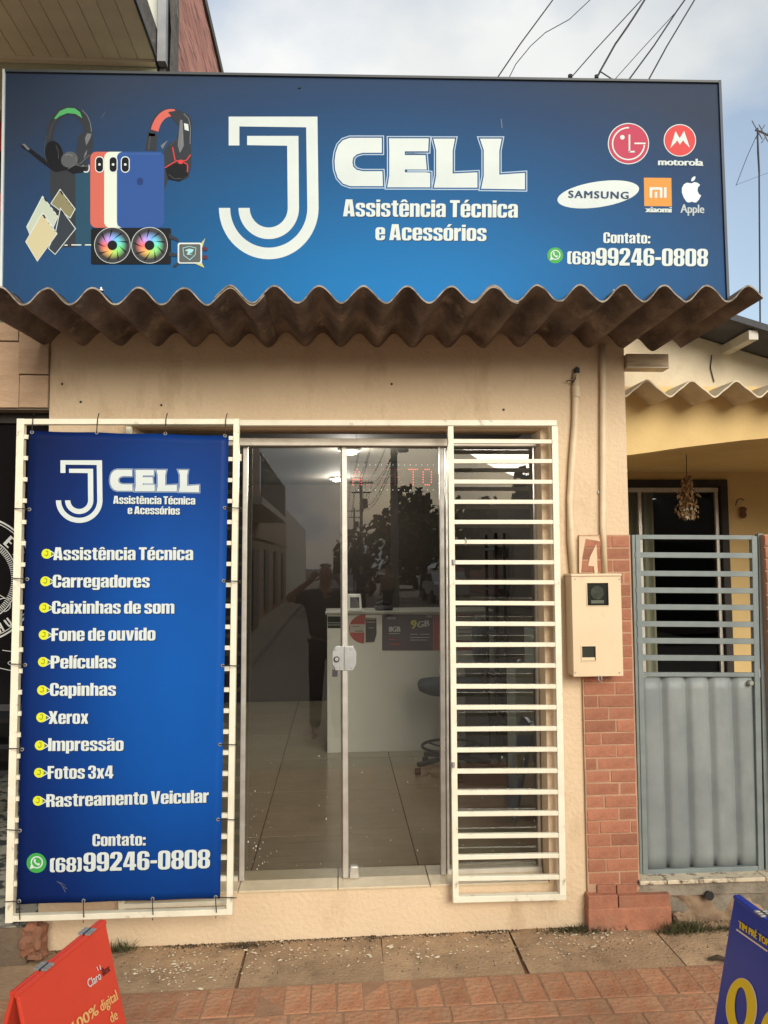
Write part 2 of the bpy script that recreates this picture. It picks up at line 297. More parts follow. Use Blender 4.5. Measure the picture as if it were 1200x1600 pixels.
def plane_map(Y, lift=0.0004):
    return lambda px, py, k=1: P(px, py, Y - lift*k)
def ell(cx, cy, rx, ry, n=40, a0=0, a1=360, rot=0):
    o = []
    for i in range(n if a1-a0 >= 360 else n+1):
        t = R(a0+(a1-a0)*i/n); x, y = rx*math.cos(t), ry*math.sin(t)
        o.append((cx+x*math.cos(rot)-y*math.sin(rot), cy+x*math.sin(rot)+y*math.cos(rot)))
    return o
def pflat(mb, pts, mp_, k=1): mb.flat([mp_(x, y, k) for x, y in pts])
def pring(mb, cx, cy, rx, ry, t, mp_, k=1, n=40, a0=0, a1=360, rot=0):
    A = ell(cx, cy, rx, ry, n, a0, a1, rot); B = ell(cx, cy, rx-t, ry-t, n, a0, a1, rot); m = len(A)
    for i in range(m if a1-a0 >= 360 else m-1):
        j = (i+1)%m; mb.poly([mp_(*A[i], k), mp_(*A[j], k), mp_(*B[j], k), mp_(*B[i], k)])
def pline(mb, pts, wd, mp_, k=1):
    for a, b in zip(pts[:-1], pts[1:]):
        a = Vector(a); b = Vector(b); d = (b-a).normalized(); nn = Vector((-d.y, d.x))*wd/2; e = d*wd*0.3
        mb.poly([mp_(*(a-nn-e), k), mp_(*(b-nn+e), k), mp_(*(b+nn+e), k), mp_(*(a+nn-e), k)])
def offs(pts, d):
    n = len(pts); ar = sum(pts[i][0]*pts[(i+1)%n][1]-pts[(i+1)%n][0]*pts[i][1] for i in range(n)); sg = 1 if ar > 0 else -1
    o = []
    for i in range(n):
        a = Vector(pts[i-1]); b = Vector(pts[i]); c = Vector(pts[(i+1)%n]); e1 = (b-a).normalized(); e2 = (c-b).normalized()
        n1 = Vector((e1.y, -e1.x))*sg; n2 = Vector((e2.y, -e2.x))*sg; m = (n1+n2)
        m = m/(max(0.35, m.length_squared/2)); o.append(tuple(b+m*d))
    return o
# ------------------------------------------------------------------ materials
M = dict(
 peach = mat('peach_render', (0.68,0.53,0.36), 0.85, (0.62,0.47,0.31), 1.6, 0.3, 0.7, bump=0.5, bscale=48, dirt=(0.40,0.27,0.16), dscale=2.2, dlo=0.56, dhi=0.85, dstretch=(1.6,1,0.6)),
 peach2 = mat('peach_smooth', (0.66,0.505,0.34), 0.7, (0.6,0.445,0.29), 5, bump=0.15, bscale=50),
 white = mat('cream_gloss_paint', (0.78,0.745,0.60), 0.38, (0.68,0.64,0.50), 7, 0.45, 0.75, dirt=(0.30,0.22,0.14), dscale=17, dlo=0.60, dhi=0.72, bump=0.15, bscale=40),
 alu = mat('aluminium', (0.62,0.60,0.55), 0.35, (0.5,0.47,0.42), 12, metal=0.55),
 alud = mat('aged_aluminium_track', (0.66,0.62,0.54), 0.5, (0.55,0.5,0.42), 9, metal=0.1, dirt=(0.36,0.30,0.22), dscale=6, dlo=0.6, dhi=0.85),
 rubber = mat('black_rubber', (0.015,0.015,0.015), 0.6),
 tilecream = mat('cream_sill_tile', (0.62,0.52,0.36), 0.35, (0.55,0.45,0.3), 14),
 asb = mat('weathered_fibre_cement', (0.215,0.165,0.13), 0.95, (0.08,0.06,0.05), 4.5, 0.36, 0.62, bump=0.6, bscale=60, dirt=(0.32,0.255,0.19), dscale=5.5, dlo=0.56, dhi=0.72, stretch=(1.7,0.7,1), dstretch=(1.6,0.8,1)),
 asbn = mat('pale_fibre_cement', (0.64,0.56,0.42), 0.9, (0.52,0.45,0.32), 6, bump=0.3, bscale=70, dirt=(0.12,0.1,0.08), dscale=5, dlo=0.62, dhi=0.8),
 brickw = mat('red_wall_brick', (0.37,0.155,0.09), 0.8, (0.29,0.115,0.068), 14, bump=0.5, bscale=60, vary=0.2, dirt=(0.22,0.12,0.08), dscale=6, dlo=0.52, dhi=0.75),
 mortar = mat('pale_mortar', (0.47,0.29,0.185), 0.95, (0.36,0.22,0.14), 10, bump=0.4, bscale=120),
 paver = mat('red_paver', (0.46,0.205,0.105), 0.9, (0.37,0.165,0.085), 11, 0.3, 0.7, bump=0.9, bscale=45, vary=0.15, dirt=(0.40,0.25,0.145), dscale=9, dlo=0.42, dhi=0.72),
 joint = mat('sandy_joint', (0.38,0.215,0.12), 1.0, (0.28,0.155,0.09), 9, bump=0.5, bscale=150),
 slab = mat('stained_concrete_slab', (0.45,0.305,0.18), 0.9, (0.31,0.205,0.12), 3.6, 0.35, 0.65, bump=0.6, bscale=70, dirt=(0.13,0.095,0.06), dscale=3.1, dlo=0.5, dhi=0.74, coords='Object', vary=0.08),
 soil = mat('dark_soil', (0.075,0.055,0.035), 1.0, (0.04,0.035,0.02), 12, bump=1.0, bscale=90),
 rubble = mat('rough_stone_rubble', (0.33,0.235,0.15), 0.95, (0.2,0.13,0.08), 7, bump=1.0, bscale=28, dirt=(0.09,0.07,0.05), dscale=6, dlo=0.5, dhi=0.7),
 cement = mat('grey_cement', (0.30,0.26,0.20), 0.95, (0.2,0.17,0.13), 6, bump=0.5, bscale=60, dirt=(0.1,0.085,0.06), dscale=4, dlo=0.5, dhi=0.75),
 gate = mat('grey_gate_paint', (0.225,0.25,0.245), 0.5, (0.175,0.20,0.20), 4, bump=0.08, bscale=30, dirt=(0.30,0.325,0.32), dscale=2.4, dlo=0.5, dhi=0.8, dstretch=(1,1,0.35)),
 gatef = mat('grey_gate_frame_paint', (0.20,0.235,0.23), 0.5, (0.16,0.19,0.188), 9, dirt=(0.33,0.31,0.27), dscale=14, dlo=0.68, dhi=0.8),
 yellow = mat('ochre_yellow_paint', (0.68,0.50,0.23), 0.85, (0.60,0.43,0.19), 2, bump=0.15, bscale=40),
 cream = mat('cream_gable_paint', (0.76,0.68,0.52), 0.9, (0.58,0.49,0.35), 2, bump=0.2, bscale=40, dirt=(0.35,0.28,0.2), dscale=2, dlo=0.6, dhi=0.85),
 timber = mat('dark_timber', (0.035,0.028,0.024), 0.7, (0.02,0.017,0.015), 9, bump=0.2, bscale=40),
 plank = mat('pale_plank', (0.52,0.41,0.27), 0.8, (0.33,0.24,0.15), 6, stretch=(1,6,6), bump=0.2, bscale=30),
 roofd = mat('dark_roof_sheet', (0.07,0.075,0.085), 0.8, (0.045,0.045,0.05), 6, bump=0.2),
 green = mat('pale_green_render', (0.52,0.52,0.36), 0.85, (0.44,0.445,0.30), 2, bump=0.2, bscale=40, dirt=(0.2,0.19,0.13), dscale=2.5, dlo=0.6, dhi=0.85),
 pvc = mat('cream_pvc_board', (0.86,0.78,0.60), 0.5, (0.79,0.70,0.53), 5, vary=0.05),
 oldbrick = mat('weathered_red_brick_side', (0.50,0.24,0.19), 0.95, (0.33,0.15,0.12), 8, 0.3, 0.7, bump=1.0, bscale=16, dirt=(0.07,0.045,0.04), dscale=9, dlo=0.54, dhi=0.62, stretch=(1,.35,2.6), dstretch=(1,.25,2.6)),
 oldcem = mat('mouldy_cement', (0.13,0.12,0.11), 0.95, (0.07,0.065,0.06), 9, bump=0.7, bscale=40, dirt=(0.27,0.24,0.2), dscale=7, dlo=0.6, dhi=0.75),
 stonet = mat('beige_stone_tile', (0.50,0.35,0.23), 0.8, (0.42,0.28,0.18), 5, bump=0.5, bscale=26, vary=0.07, stretch=(1,1,3.5)),
 dark = mat('dark_interior_paint', (0.02,0.018,0.016), 0.8),
 metald = mat('dark_metal', (0.05,0.05,0.055), 0.5, metal=0.4),
 steel = mat('galvanised_steel', (0.42,0.43,0.43), 0.45, (0.34,0.35,0.35), 10, metal=0.6),
 boxp = mat('cream_meter_plastic', (0.70,0.56,0.38), 0.45, (0.66,0.52,0.345), 4),
 conduit = mat('painted_conduit', (0.72,0.59,0.41), 0.5, (0.64,0.51,0.34), 10, dirt=(0.3,0.2,0.13), dscale=12, dlo=0.62, dhi=0.8),
 white2 = mat('white_print', (0.60,0.67,0.66), 0.55, (0.54,0.61,0.61), 3),
 black = mat('black_print', (0.012,0.013,0.017), 0.45),
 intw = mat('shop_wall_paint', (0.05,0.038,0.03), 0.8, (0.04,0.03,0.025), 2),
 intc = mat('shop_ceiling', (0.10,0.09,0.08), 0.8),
 intf = mat('polished_floor_tile', (0.36,0.315,0.235), 0.18, (0.32,0.275,0.2), 2.5, vary=0.04),
 intj = mat('dark_grout', (0.05,0.04,0.03), 0.9),
 counter = mat('white_laminate', (0.78,0.78,0.74), 0.4, (0.73,0.73,0.69), 2),
 asphalt = mat('asphalt', (0.27,0.23,0.19), 0.95, (0.2,0.17,0.14), 20, bump=0.4, bscale=150, coords='Object'),
 cover = mat('meter_cover_plastic', (0.72,0.57,0.375), 0.45, (0.66,0.52,0.34), 3, dirt=(0.45,0.34,0.22), dscale=8, dlo=0.6, dhi=0.8), pavefar = None, leaf = None)
GLASS = glassmat('door_glass', (0.84,0.85,0.80), 2.9)
GLASS2 = glassmat('plain_glass', (0.75,0.78,0.76), 1.7)

# ------------------------------------------------------------------ ground
# road, far ground
mb = MB(); mb.poly([(-150,-260,-0.16),(150,-260,-0.16),(150,80,-0.16),(-150,80,-0.16)])
tag(mb.build('ground', M['soil']), kind='structure')
mb = MB(); mb.poly([(-60,-9.0,-0.13),(60,-9.0,-0.13),(60,-2.9,-0.13),(-60,-2.9,-0.13)]); mb.poly([(-1.6,-260,-0.13),(6.2,-260,-0.13),(6.2,-9.0,-0.13),(-1.6,-9.0,-0.13)])
tag(mb.build('road', M['asphalt'], fix=False), kind='structure')
pv = struct('pavement', (0,0,0)); pv.location.z = G0; pv.rotation_euler.y = -math.atan(GS)
mb = MB(); mb.box((-6,-2.75,-0.45),(6,0.3,-0.0224)); mb.build('pavement_bed', M['joint'], pv)
mb = MB(); mb.box((-6,-2.75,-0.02),(6,PZ(596,1531,gz(.2)).y-.002,-0.0035)); mb.build('sand_bed', M['joint'], pv)
mb = MB()
x = -6
while x < 5.5: mb.box((x,-2.9,-0.16),(x+0.98,-2.752,0.0)); x += 1.0
mb.build('kerb', M['cement'], pv, bevel=0.01)
# concrete slabs along the wall: joints follow the photograph
jx = [-4.4,-3.75,-3.1,-2.45,-1.8,-1.14, PZ(386,1480,gz(-.45)).x, PZ(597,1475,gz(.2)).x, PZ(803,1470,gz(.85)).x, PZ(1035,1465,gz(1.5)).x, 2.2,2.85,3.5]
slabY = PZ(596,1531,gz(.2)).y
for i in range(len(jx)-1):
    mb = MB(); a, b = jx[i]+0.003, jx[i+1]-0.003; n = 8
    sk = 0.015*random.uniform(-1,1)
    y0 = slabY + random.uniform(-0.004,0.004)
    vs = []; fs = []
    for u in range(n+1):
        for v_ in range(5):
            xx = a+(b-a)*u/n; yy = y0+(0.02-y0)*v_/4
            zz = -0.004+0.004*noise.noise(Vector((xx*4,yy*4,0)))
            if u in (0,n) or v_ == 0: zz -= 0.003
            vs.append((xx+sk*(1-v_/4), yy, zz))
    for u in range(n):
        for v_ in range(4):
            k = u*5+v_; fs.append((k,k+5,k+6,k+1))
    mb.mesh(vs, fs)
    for u in range(n):
        k = u*5; mb.poly([vs[k], vs[k+5], Vector(vs[k+5])-Vector((0,0,0.03)), Vector(vs[k])-Vector((0,0,0.03))])
    mb.build('concrete_slab', M['slab'], pv, smooth=False)
# pavers: one soldier row and then running bond, laid slightly unevenly
def paver_mesh(lx, ly, seed):
    m_ = MB(); rr = random.Random(seed); j = lambda: rr.uniform(-0.003,0.003)
    m_.hexa([(-lx/2+j(),-ly/2+j(),-0.04),(lx/2+j(),-ly/2+j(),-0.04),(lx/2+j(),ly/2+j(),-0.04),(-lx/2+j(),ly/2+j(),-0.04),
             (-lx/2+j(),-ly/2+j(),0.0),(lx/2+j(),-ly/2+j(),0.0),(lx/2+j(),ly/2+j(),0.0),(-lx/2+j(),ly/2+j(),0.0)])
    o = m_.build('brick', M['paver']); md = o.modifiers.new('Bevel','BEVEL'); md.width = 0.004; md.segments = 2
    return o
protoA = [paver_mesh(0.0985, 0.198, i) for i in range(4)]; protoB = [paver_mesh(0.2, 0.0985, 9+i) for i in range(4)]
cnt = 0
def put(pr, x, y, rz=0):
    global cnt
    o = copy_to(random.choice(pr), (x, y, -0.0215+random.uniform(-0.002,0.002)), pv, (random.uniform(-.012,.012), random.uniform(-.012,.012), rz+random.uniform(-.012,.012))); cnt += 1
x = -1.95
while x < 2.1:
    put(protoA, x, slabY-0.105); x += 0.105
row = 0; y = slabY-0.21-0.052
while cnt < 268:
    x = -1.95 + (0.105 if row%2 else 0)
    while x < 2.1: put(protoB, x, y); x += 0.207
    y -= 0.106; row += 1
yend = y+0.053
for o in protoA+protoB: bpy.data.objects.remove(o)
mb = MB()
ry = yend-0.053; row = 0
def pb(x0,y0,x1,y1): mb.box((x0,y0,-0.05),(x1,y1,-0.0012+random.uniform(-.001,.001)))
while ry > -2.72:
    x = -3 + (0.105 if row%2 else 0)
    while x < 3.2: pb(x-0.098,ry-0.048,x+0.098,ry+0.048); x += 0.207
    ry -= 0.106; row += 1
for sx in (-1, 1):
    ry = slabY-0.06
    while ry > yend:
        x = 2.05
        while x < 3.4: pb(sx*(x+.1)-0.098,ry-0.048,sx*(x+.1)+0.098,ry+0.048); x += 0.207
        ry -= 0.106
o = mb.build('far_bricks', M['paver'], pv, fix=False); o['kind'] = 'stuff'

# ------------------------------------------------------------------ the shop building
XL, XR = P(78,600).x, P(979,700).x
OL, OR_ = P(207,1000).x, P(851,1000).x
OT, OB = P(540,669).z, P(540,1390).z
TOP = 3.05; WT = 0.17
shop = thing('shop_building', ((XL+XR)/2, 0.0, 0), 'peach rendered shop building with glass front under a corrugated canopy', 'building')
def gridwall(mb, x0, x1, z0, z1, y0, y1):   # front face gently uneven
    n = max(1, int((x1-x0)/0.12)); m = max(1, int((z1-z0)/0.12)); vs = []; fs = []
    for i in range(n+1):
        for j in range(m+1):
            x = x0+(x1-x0)*i/n; z = z0+(z1-z0)*j/m
            e = 0 if i in (0,n) or j in (0,m) else 1
            vs.append((x, y0+0.004*noise.noise(Vector((x*2.2,z*2.2,3)))*e, z))
    for i in range(n):
        for j in range(m):
            k = i*(m+1)+j; fs.append((k,k+m+1,k+m+2,k+1))
    mb.mesh(vs, fs)
    mb.mesh([(x0,y0,z0),(x1,y0,z0),(x1,y1,z0),(x0,y1,z0),(x0,y0,z1),(x1,y0,z1),(x1,y1,z1),(x0,y1,z1)], [(3,2,1,0),(4,5,6,7),(1,2,6,5),(2,3,7,6),(3,0,4,7)])
mb = MB()
gridwall(mb, XL, OL, -0.1, TOP, 0, WT); gridwall(mb, OR_, XR, -0.1, TOP, 0, WT)
gridwall(mb, OL, OR_, OT, TOP, 0.0005, WT); gridwall(mb, OL, OR_, -0.1, OB, 0.0005, WT)
mb.build('front_wall', M['peach'], shop, smooth=False)
mb = MB(); DEPTH = 5.2
mb.box((XL,WT+.001,-0.1),(XL+0.12,DEPTH,TOP)); mb.box((XR-0.12,WT+.001,-0.1),(XR,DEPTH,TOP)); mb.box((XL+.12,DEPTH-0.12,-0.1),(XR-.12,DEPTH,TOP))
mb.build('side_wall', M['peach2'], shop)
mb = MB(); mb.box((XL+.02,0.05,TOP+.001),(XR-.02,DEPTH,TOP+0.1)); mb.build('roof', M['cement'], shop)
# interior shell
FZ = OB - 0.004
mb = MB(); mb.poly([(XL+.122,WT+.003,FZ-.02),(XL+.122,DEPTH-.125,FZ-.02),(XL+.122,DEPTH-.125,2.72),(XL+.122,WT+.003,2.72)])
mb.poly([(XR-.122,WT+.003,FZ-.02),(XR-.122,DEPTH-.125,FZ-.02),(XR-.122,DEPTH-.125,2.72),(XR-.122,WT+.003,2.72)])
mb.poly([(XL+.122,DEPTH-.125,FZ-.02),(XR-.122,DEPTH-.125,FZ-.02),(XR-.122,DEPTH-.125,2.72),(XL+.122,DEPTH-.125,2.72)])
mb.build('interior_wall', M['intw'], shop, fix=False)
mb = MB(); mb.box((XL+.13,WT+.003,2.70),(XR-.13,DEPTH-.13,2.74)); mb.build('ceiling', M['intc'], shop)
fl = struct('floor', (0,2.5,FZ)); mb = MB(); mb.box((XL+.12,WT+.01,FZ-0.08),(XR-.12,DEPTH-.12,FZ-0.012)); mb.build('grout_bed', M['intj'], fl)
tj = 0.85; xs = [XL+.121,-1.285,-0.432,0.405,1.255,XR-.121]; ys = [WT+.012,0.74,1.59,2.44,3.29,4.14,4.99]
for i in range(len(xs)-1):
    for j in range(len(ys)-1):
        if xs[i+1]-xs[i] < 0.01: continue
        mb = MB(); mb.box((xs[i]+.003,ys[j]+.003,FZ-0.02),(xs[i+1]-.003,ys[j+1]-.003,FZ+random.uniform(-.0006,.0006))); mb.build('tile', M['intf'], fl)
# dimples / old screw holes
for (px,py) in ((97,600),(126,628),(252,633),(787,640),(612,600)):
    mb = MB(); p = P(px,py,-0.0035); mb.lathe(p, [(0.006,0),(0.004,0.003)], 8, 'y'); mb.build('screw_hole', M['rubber'], shop)

# sill: tiles at the foot of the glass
sill = thing('door_sill', (0,0.08,OB), 'row of cream tiles forming the sill below the glass doors', 'sill')
sxs = [OL+.004, P(255,1380,0).x, P(372,1380,0).x, P(528,1380,0).x, P(672,1380,0).x, OR_-.004]
for a, b in zip(sxs[:-1], sxs[1:]):
    mb = MB(); mb.box((a+.002,-0.008,OB+.001),(b-.002,WT+.06,OB+0.012)); mb.build('tile', M['tilecream'], sill, bevel=0.002)

# ------------------------------------------------------------------ glass front
GY = 0.12
gd = thing('glass_door', (P(538,1375,GY).x, GY, OB), 'aluminium framed glass shop door with lock plate at its middle', 'door')
HB = P(540,698,GY).z; HT = OT-0.002
mb = MB(); mb.box((OL+.003,GY-.045,HB),(OR_-.003,GY+.035,HT-0.035)); mb.box((OL+.003,GY-.062,HB-.004),(OR_-.003,GY-.0455,HB+.016)); mb.build('header_track', M['alud'], gd, bevel=0.003)
GB = OB+0.012
def upright(px0, py0, px1, py1, wpx, dy=0.0, nm='stile'):
    a = P(px0,py0,GY+dy); b = P(px1,py1,GY+dy); a.z = HB; b.z = GB+.002
    m_ = MB(); m_.bar(b, a, wpx*3.82/1200, 0.03, up=(0,1,0)); m_.build(nm, M['alu'], gd, bevel=0.003)
upright(384,700,378,1372,7.5,-.01); upright(538,700,540,1368,8.5,-.012); upright(532.5,700,534.5,1368,2.5,.006); upright(689.5,700,692.5,1370,7.5,-.01); upright(835,700,843,1362,4.5,.004); upright(226,700,218,1372,6,0); upright(697,700,700,1370,4,0.012,'stile')
mb = MB(); mb.box((OL+.005,GY-.012,GB),(P(372,1375,GY).x,GY+.012,GB+.02)); mb.box((P(699,1375,GY).x,GY-.012,GB),(OR_-.005,GY+.012,GB+.02)); mb.build('bottom_rail', M['alud'], gd)
panes = [(OL+.006,P(224,1000,GY).x,0),(P(225,1000,GY).x+.012,P(381,1000,GY).x-.006,0),(P(384,1000,GY).x+.01,P(539,1000,GY).x-.012,-.012),(P(539,1000,GY).x+.012,P(691,1000,GY).x-.012,-.012),(P(700,1000,GY).x+.006,P(838,1000,GY).x,0.0)]
for a, b, dy in panes:
    mb = MB(); mb.poly([(a,GY+dy,GB+.001),(b,GY+dy,GB+.001),(b,GY+dy,HB),(a,GY+dy,HB)]); mb.build('pane', GLASS, gd, fix=False)
# lock plate across the meeting stiles
Q = plane_map(GY-.032, 0.0)
def plate(px0,px1,cut):
    m_ = MB(); c_ = 5
    if cut == 'l': pts = [(px1,1010),(px1,1048),(px0+c_,1048),(px0,1038),(px0,1020),(px0+c_,1010)]
    else: pts = [(px0,1010),(px1-c_,1010),(px1,1020),(px1,1038),(px1-c_,1048),(px0,1048)]
    m_.prism([Q(x,y) for x,y in pts],(0,0.02,0)); return m_
lk = plate(519,537,'l').build('lock_plate', M['steel'], gd, bevel=0.003); plate(538,557,'r').build('lock_plate', M['steel'], gd, bevel=0.003)
mb = MB(); p = P(526,1030,GY-.034); mb.lathe(p, [(0.014,0),(0.014,-0.005),(0.009,-0.006)], 20, 'y'); mb.build('key_cylinder', M['rubber'], gd)
mb = MB(); mb.lathe(P(526,1030,GY-.041), [(0.009,0),(0.009,-0.003)], 16, 'y'); mb.build('key_core', M['steel'], gd)
for (px,py) in ((525,1015),(531,1043),(548,1015),(549,1044),(524,1043)):
    mb = MB(); mb.lathe(P(px,py,GY-.033), [(0.0045,0),(0.003,-0.003)], 10, 'y'); mb.build('screw', M['steel'], gd)
mb = MB(); a = P(519,1046,GY-.02); b = P(525,1057,GY-.02); mb.box((a.x,GY-.028,b.z),(b.x+.008,GY-.016,a.z)); mb.build('latch', M['metald'], gd, bevel=0.002)
mb = MB(); a = P(546,1355,GY-.03); b = P(561,1371,GY-.03); mb.hexa([(a.x,GY-.035,GB+.002),(b.x,GY-.035,GB+.002),(b.x,GY-.014,GB+.002),(a.x,GY-.014,GB+.002),(a.x+.006,GY-.035,a.z),(b.x-.006,GY-.035,a.z),(b.x-.006,GY-.014,a.z),(a.x+.006,GY-.014,a.z)]); mb.build('floor_guide', M['alu'], gd, bevel=0.002)

rr = random.Random(21); q = MB()
for i in range(90):
    px, py = (rr.gauss(400,14), rr.uniform(1235,1362)) if i < 45 else (rr.uniform(392,836), rr.uniform(1180,1365))
    c_ = P(px,py,GY-.0145); s_ = rr.uniform(.0006,.0018)*(1.6 if rr.random()<.1 else 1); k_ = rr.uniform(1,2.5)
    q.poly([c_+Vector((-s_,0,-s_*k_)),c_+Vector((s_,0,-s_*k_*.8)),c_+Vector((s_*.7,0,s_*k_)),c_+Vector((-s_*.8,0,s_*k_*.8))])
o = q.build('paint_speck', mat('white_speck',(.6,.6,.55),.8), gd, fix=False); o['kind'] = 'stuff'
# ------------------------------------------------------------------ right-hand grille and the fixed rail
GRY = -0.055
def vbar(parent, a, b, w_, d_, m_, nm='bar', bev=0.0015):
    q = MB(); q.bar(a, b, w_, d_, up=(0,1,0)); return q.build(nm, m_, parent, bevel=bev)
def hbar(parent, a, b, d_, h_, m_, nm='bar', bev=0.0015):
    q = MB(); q.bar(a, b, d_, h_, up=(0,0,1)); return q.build(nm, m_, parent, bevel=bev)
rail = thing('grille_rail_frame', P(540,660,GRY), 'long cream metal rail frame above the glass doors', 'rail')
S = 3.65/1200
a = P(198,661,GRY); b = P(869,661.5,GRY); hbar(rail, a, b, .03, 9*S, M['white'], 'top_bar')
vbar(rail, P(202,667,GRY), P(190,1432,GRY), 8*S, .026, M['white'], 'post')
hbar(rail, P(193,1415,GRY+.001), P(362,1409,GRY+.001), .022, 7*S, M['white'], 'bottom_bar')
g1 = thing('window_grille', P(790,1405,GRY), 'cream metal grille of flat horizontal bars before the right glass pane', 'grille')
vbar(g1, P(703.5,666.5,GRY), P(711.5,1407,GRY), 9*S, .03, M['white'], 'post'); vbar(g1, P(865.5,666.5,GRY), P(878.5,1403,GRY), 10*S, .03, M['white'], 'post')
ys_ = [690,721,753,784,815.5,847,878.5,910,942.5,974.5,1007,1039.8,1072,1105,1138.4,1171,1204,1237.5,1270.5,1305,1337.5,1371]
for i, y_ in enumerate(ys_):
    t = (y_-666)/740; xl = 703.5+8*t+4; xr = 865.5+13*t-4.5; sl_ = 0 if y_ < 1040 else -2.5*(y_-1040)/330
    hbar(g1, P(xl,y_-sl_/2+random.uniform(-.4,.4),GRY-.002), P(xr,y_+sl_/2+random.uniform(-.4,.4),GRY-.002), .02, 6.6*S, M['white'])
hbar(g1, P(707.5,1404,GRY-.001), P(883,1399.5,GRY-.001), .032, 9*S, M['white'], 'bottom_bar')
for (px,py) in ((709,878),(708,1195)):
    mb = MB(); p = P(px,py,GRY-.02); mb.lathe(p-Vector((0,0,.012)), [(0.008,0),(0.008,0.024)], 10); mb.build('hinge', M['steel'], g1)
mb = MB(); mb.tube([P(727,840,GRY-.015),P(729,846,GRY-.022),P(727,852,GRY-.015)], .002, 6); mb.build('wire_twist', M['steel'], g1)
# left grille leaf, swung forward a little, carrying the banner
GLY = -0.17; S2 = 3.53/1200
g2 = thing('banner_grille', P(190,1436,GLY), 'cream metal grille on the left, behind the long blue banner', 'grille')
vbar(g2, P(34,655,GLY), P(16,1440,GLY), 11*S2, .032, M['white'], 'post'); vbar(g2, P(370,655,GLY), P(359,1427,GLY), 9*S2, .032, M['white'], 'post')
hbar(g2, P(39,659.5,GLY), P(366,659.5,GLY), .03, 8.5*S2, M['white'], 'top_bar'); hbar(g2, P(22,1433.5,GLY), P(355,1423,GLY), .03, 8.5*S2, M['white'], 'bottom_bar')
for k in range(23):
    yl = 681+32.7*k; yl2 = 683+33.2*k
    if k > 21: continue
    t = (yl-655)/780; hbar(g2, P(34-18*t+5, yl2, GLY), P(370-11*t-5, yl+4, GLY), .02, 6.6*S2, M['white'])
for (px,py) in ((30,912),(22,1220),(376,715)):
    mb = MB(); mb.lathe(P(px-2,py,GLY-.005)-Vector((0,0,.016)), [(0.010,0),(0.010,0.032)], 10); mb.build('hinge', M['white'], g2)
# ------------------------------------------------------------------ corrugated canopy
can = thing('canopy', (0.1,-0.35,2.85), 'dark weathered corrugated canopy jutting out above the shop front', 'canopy')
f0, f1 = P(145,461,-.70), P(1104,463,-.70); b0, b1 = P(200,528,0.0), P(985,536,0.0)
def zf(x): return f0.z+(f1.z-f0.z)*(x-f0.x)/(f1.x-f0.x)
def zb(x): return b0.z+(b1.z-b0.z)*(x-b0.x)/(b1.x-b0.x)
pk0 = P(359,448,-.70).x; pk1 = P(1104,449,-.70).x; pitch = (pk1-pk0)/round((pk1-pk0)/0.1775); AMP = 0.034
cx0, cx1 = -1.405, P(1191,455,-.70).x
def csheet(x0, x1, lift, yf, yb, rot, extra=0.0):
    m_ = MB(); n = int((x1-x0)/pitch*22); T_ = 0.007; K = 8; vs = []; fs = []
    for i in range(n+1):
        x = x0+(x1-x0)*i/n
        for j in range(K+1):
            t = j/K; y = yf + (yb-yf)*t + rot*(x-x0); tt = (y+.70)/.70
            z = zf(x)*(1-tt)+zb(x)*tt + AMP*(1+.10*noise.noise(Vector((x*2.7,4,0))))*math.cos(2*math.pi*(x-pk0+.006*noise.noise(Vector((x*4,9,0))))/pitch) + lift + 0.003*noise.noise(Vector((x*3,y*3,1)))
            e = (0.010*noise.noise(Vector((x*26,j*9,0)))+.028*max(0,noise.noise(Vector((x*7,3,0)))-.32)) if j == 0 else 0
            vs += [(x,y+e,z), (x,y+e,z-T_)]
    W_ = (K+1)*2
    for i in range(n):
        for j in range(K):
            a = i*W_+j*2; b = a+W_
            fs += [(a,a+2,b+2,b), (a+1,b+1,b+3,a+3)]
        a = i*W_; b = a+W_; fs.append((a,b,b+1,a+1)); a += K*2; b += K*2; fs.append((a,a+1,b+1,b))
    for j in range(K):
        a = j*2; fs.append((a,a+1,a+3,a+2)); a += n*W_; fs.append((a,a+2,a+3,a+1))
    m_.mesh(vs, fs)
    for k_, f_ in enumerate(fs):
        if len(set(v_//W_ for v_ in f_)) == 2 and all(v_%W_ < 2 for v_ in f_): m_.mi[k_] = 1  # paler front caps: light on the sheet rims painted into the colour
    return m_
csheet(cx0, cx0+1.12, 0.0, -.70, .06, 0.0).build('roof_sheet', [M['asb'], mat('sunlit_sheet_edge',(.36,.31,.25),.95,(.17,.14,.11),30,.4,.6)], can, smooth=False)
csheet(cx0+1.12-pitch*1.1, cx0+2.14, 0.0075, -.705, .06, 0.002).build('roof_sheet', [M['asb'], mat('sunlit_sheet_edge',(.36,.31,.25),.95,(.17,.14,.11),30,.4,.6)], can, smooth=False)
csheet(cx0+2.14-pitch*1.1, cx1, 0.015, -.70, .06, -0.003).build('roof_sheet', [M['asb'], mat('sunlit_sheet_edge',(.36,.31,.25),.95,(.17,.14,.11),30,.4,.6)], can, smooth=False)
for o in can.children:
    for p in o.data.polygons: p.use_smooth = True
    md = o.modifiers.new('edges','EDGE_SPLIT'); md.split_angle = R(40)
for i, px in enumerate((145,359,565,772,971)):
    mb = MB(); x = P(px,448,-.6).x; x = pk0+round((x-pk0)/pitch)*pitch; z = zf(x)*.86+zb(x)*.14+AMP+.012; mb.lathe((x,-.60,z),[(.014,0),(.014,.004),(.006,.006),(.005,.016)],8); mb.build('roof_bolt', M['steel'], can)
mb = MB(); a = P(980,552,-.02); b = P(1044,574,-.02); mb.box((XR+.002,-.03,b.z),(b.x,.05,a.z-.004)); mb.build('roof_beam', M['plank'], can, bevel=.003)
mb = MB(); mb.box((XR+.002,-.034,b.z-.006),(b.x+.002,.05,b.z-.001)); mb.build('beam_trim', M['tilecream'], can)

